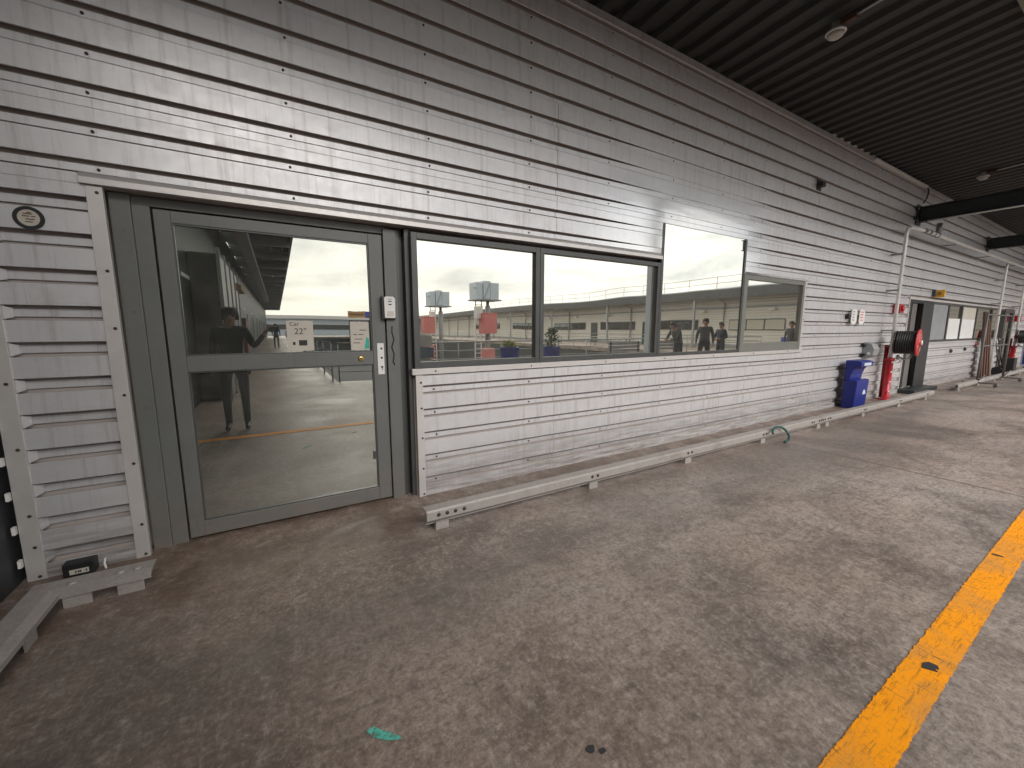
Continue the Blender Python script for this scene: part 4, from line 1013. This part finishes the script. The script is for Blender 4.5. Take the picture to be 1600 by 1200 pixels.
for i in range(4):
    m_ = MB(); x = 18.0 + i*.13; m_.prism([(3.02 - .03*i, 0.0), (3.07 - .03*i, 0), (3.18 - .02*i, 1.95 - .10*i), (3.13 - .02*i, 1.95 - .10*i)], 'x', x, x + .125); m_.build('board', M['rust'], t, .004)
t = thing('hand_trolley', 'black hand trolley parked by the brown boards', 'trolley', (19.8, 2.95, 0))
m_ = MB()
for dx in (-.2, .2): m_.tube([(19.8 + dx, 2.9, .1), (19.8 + dx, 3.02, .6), (19.8 + dx, 3.12, 1.15)], .016, 8)
for z, y in ((.3, 2.95), (.6, 3.02), (.9, 3.08), (1.15, 3.12)): m_.tube([(19.6, y, z), (20.0, y, z)], .014, 8)
m_.build('frame', M['black'], t)
m_ = MB(); m_.box(19.58, 2.62, .02, 20.02, 2.9, .035); m_.build('toe_plate', M['black'], t)
for dx in (-.27, .27):
    m_ = MB(); m_.lathe((0, 2.98, .13), [(.13, 19.8 + dx - .03), (.13, 19.8 + dx + .03)], 'x', 18); m_.build('wheel', M['black'], t)
m_ = MB(); m_.box(19.6, 2.66, .04, 20.0, 2.89, .55, bev=.02); tag(m_.build('tool_case', M['black']), 'black case standing on the hand trolley', 'case')
t = thing('banner_stand', 'striped blue white and green banner at the far right edge', 'banner', (23.2, 2.7, 0))
m_ = MB(); m_.box(23.0, 2.3, .12, 23.02, 3.0, 1.0)
m_.k = 1; m_.box(22.985, 2.34, .2, 22.998, 2.5, .95); m_.k = 2; m_.box(22.985, 2.62, .2, 22.998, 2.7, .95); m_.k = 3; m_.box(22.985, 2.8, .2, 22.998, 2.95, .95)
m_.build('sheet', [M['paleblue'], M['hose'], M['navy'], M['bluebarrel']], t)
m_ = MB(); m_.box(22.85, 2.4, 0, 23.15, 2.44, .12); m_.box(22.85, 2.86, 0, 23.15, 2.90, .12); m_.build('foot', M['black'], t)
m_ = MB(); m_.lathe((15.6, W - .001, .86), [(.05, 0), (.05, -.03), (.03, -.05)], 'y', 12); tag(m_.build('wall_valve', M['ink']), 'nearer dark knob on the cladding under the far windows', 'knob', 'knobs under the far windows')
m_ = MB(); m_.lathe((16.9, W - .001, .88), [(.05, 0), (.05, -.03), (.03, -.05)], 'y', 12); tag(m_.build('wall_valve', M['ink']), 'farther dark knob on the cladding under the far windows', 'knob', 'knobs under the far windows')
m_ = MB(); m_.lathe((18.0, W - .001, 1.0), [(.045, 0), (.045, -.03), (.02, -.045)], 'y', 12); tag(m_.build('wall_button', M['redface']), 'small red button under the far windows', 'button')

# ================================================================== WORLD, SUN, CAMERA
SUN_EL, SUN_AZ = R(36), R(186)       # azimuth from north (+y) clockwise: straight behind the camera
w = D.worlds.new('World'); SC.world = w; w.use_nodes = True; nt = w.node_tree; bg = nt.nodes['Background']
sky = nt.nodes.new('ShaderNodeTexSky'); sky.sky_type = 'NISHITA'; sky.sun_disc = False; sky.sun_elevation = SUN_EL; sky.sun_rotation = SUN_AZ
sky.air_density = 1.0; sky.dust_density = 3.0
tc = nt.nodes.new('ShaderNodeTexCoord'); sp = nt.nodes.new('ShaderNodeSeparateXYZ'); nt.links.new(tc.outputs['Generated'], sp.inputs[0])
mp = nt.nodes.new('ShaderNodeMapping'); mp.inputs['Scale'].default_value = (1, 1, 4.5); nt.links.new(tc.outputs['Generated'], mp.inputs[0])
nz = nt.nodes.new('ShaderNodeTexNoise'); nz.inputs['Scale'].default_value = 2.6; nz.inputs['Detail'].default_value = 7; nz.inputs['Roughness'].default_value = .58; nz.inputs['Distortion'].default_value = .5
nt.links.new(mp.outputs[0], nz.inputs['Vector'])
cr = nt.nodes.new('ShaderNodeValToRGB'); e = cr.color_ramp.elements
e[0].position = .30; e[0].color = (5.0, 5.2, 5.4, 1); e[1].position = .70; e[1].color = (12.9, 12.6, 11.8, 1)
m_ = e.new(.5); m_.color = (8.8, 8.9, 8.8, 1)
nt.links.new(nz.outputs['Fac'], cr.inputs[0])
mx = nt.nodes.new('ShaderNodeMix'); mx.data_type = 'RGBA'; mx.inputs[0].default_value = .88
nt.links.new(sky.outputs[0], mx.inputs[6]); nt.links.new(cr.outputs[0], mx.inputs[7]); nt.links.new(mx.outputs[2], bg.inputs['Color']); bg.inputs['Strength'].default_value = .10
sl = D.lights.new('sun', 'SUN'); sl.energy = 1.5; sl.angle = R(40); sl.color = (1, .97, .93)
so = D.objects.new('sun', sl); COL.objects.link(so)
d = Vector((math.sin(SUN_AZ)*math.cos(SUN_EL), math.cos(SUN_AZ)*math.cos(SUN_EL), math.sin(SUN_EL)))
so.rotation_euler = (-d).to_track_quat('-Z', 'Y').to_euler(); so.location = (0, -10, 20)

cam = D.cameras.new('camera'); co = D.objects.new('camera', cam); COL.objects.link(co); SC.camera = co
cam.sensor_width = 36; cam.lens = 36 * 620 / 1600; cam.clip_start = .02; cam.clip_end = 2000
Xc = Vector((.861, -.508, 0)); 
import numpy as np
f_ = 620.0
X = np.array([1862-800, 514-600, f_]); X /= np.linalg.norm(X)
Zd = np.array([785-800, 5100-600, f_]); Zd /= np.linalg.norm(Zd); Zd -= X*(Zd@X); Zd /= np.linalg.norm(Zd)
Z = -Zd; Y = np.cross(Z, X); Rw = np.array([X, Y, Z])           # world axes in camera (x right, y down, z forward)
right, down, fwd = Rw[:, 0], Rw[:, 1], Rw[:, 2]
mw = Matrix(((right[0], -down[0], -fwd[0], 0), (right[1], -down[1], -fwd[1], 0), (right[2], -down[2], -fwd[2], CAM_H), (0, 0, 0, 1)))
co.matrix_world = mw

for o in D.objects:
    if '_o' in o: del o['_o']
SC.render.engine = 'CYCLES'; SC.cycles.max_bounces = 8; SC.cycles.use_denoising = True
vs = SC.view_settings; vs.view_transform = 'Standard'; vs.look = 'None'; vs.exposure = 1.05; vs.gamma = 1
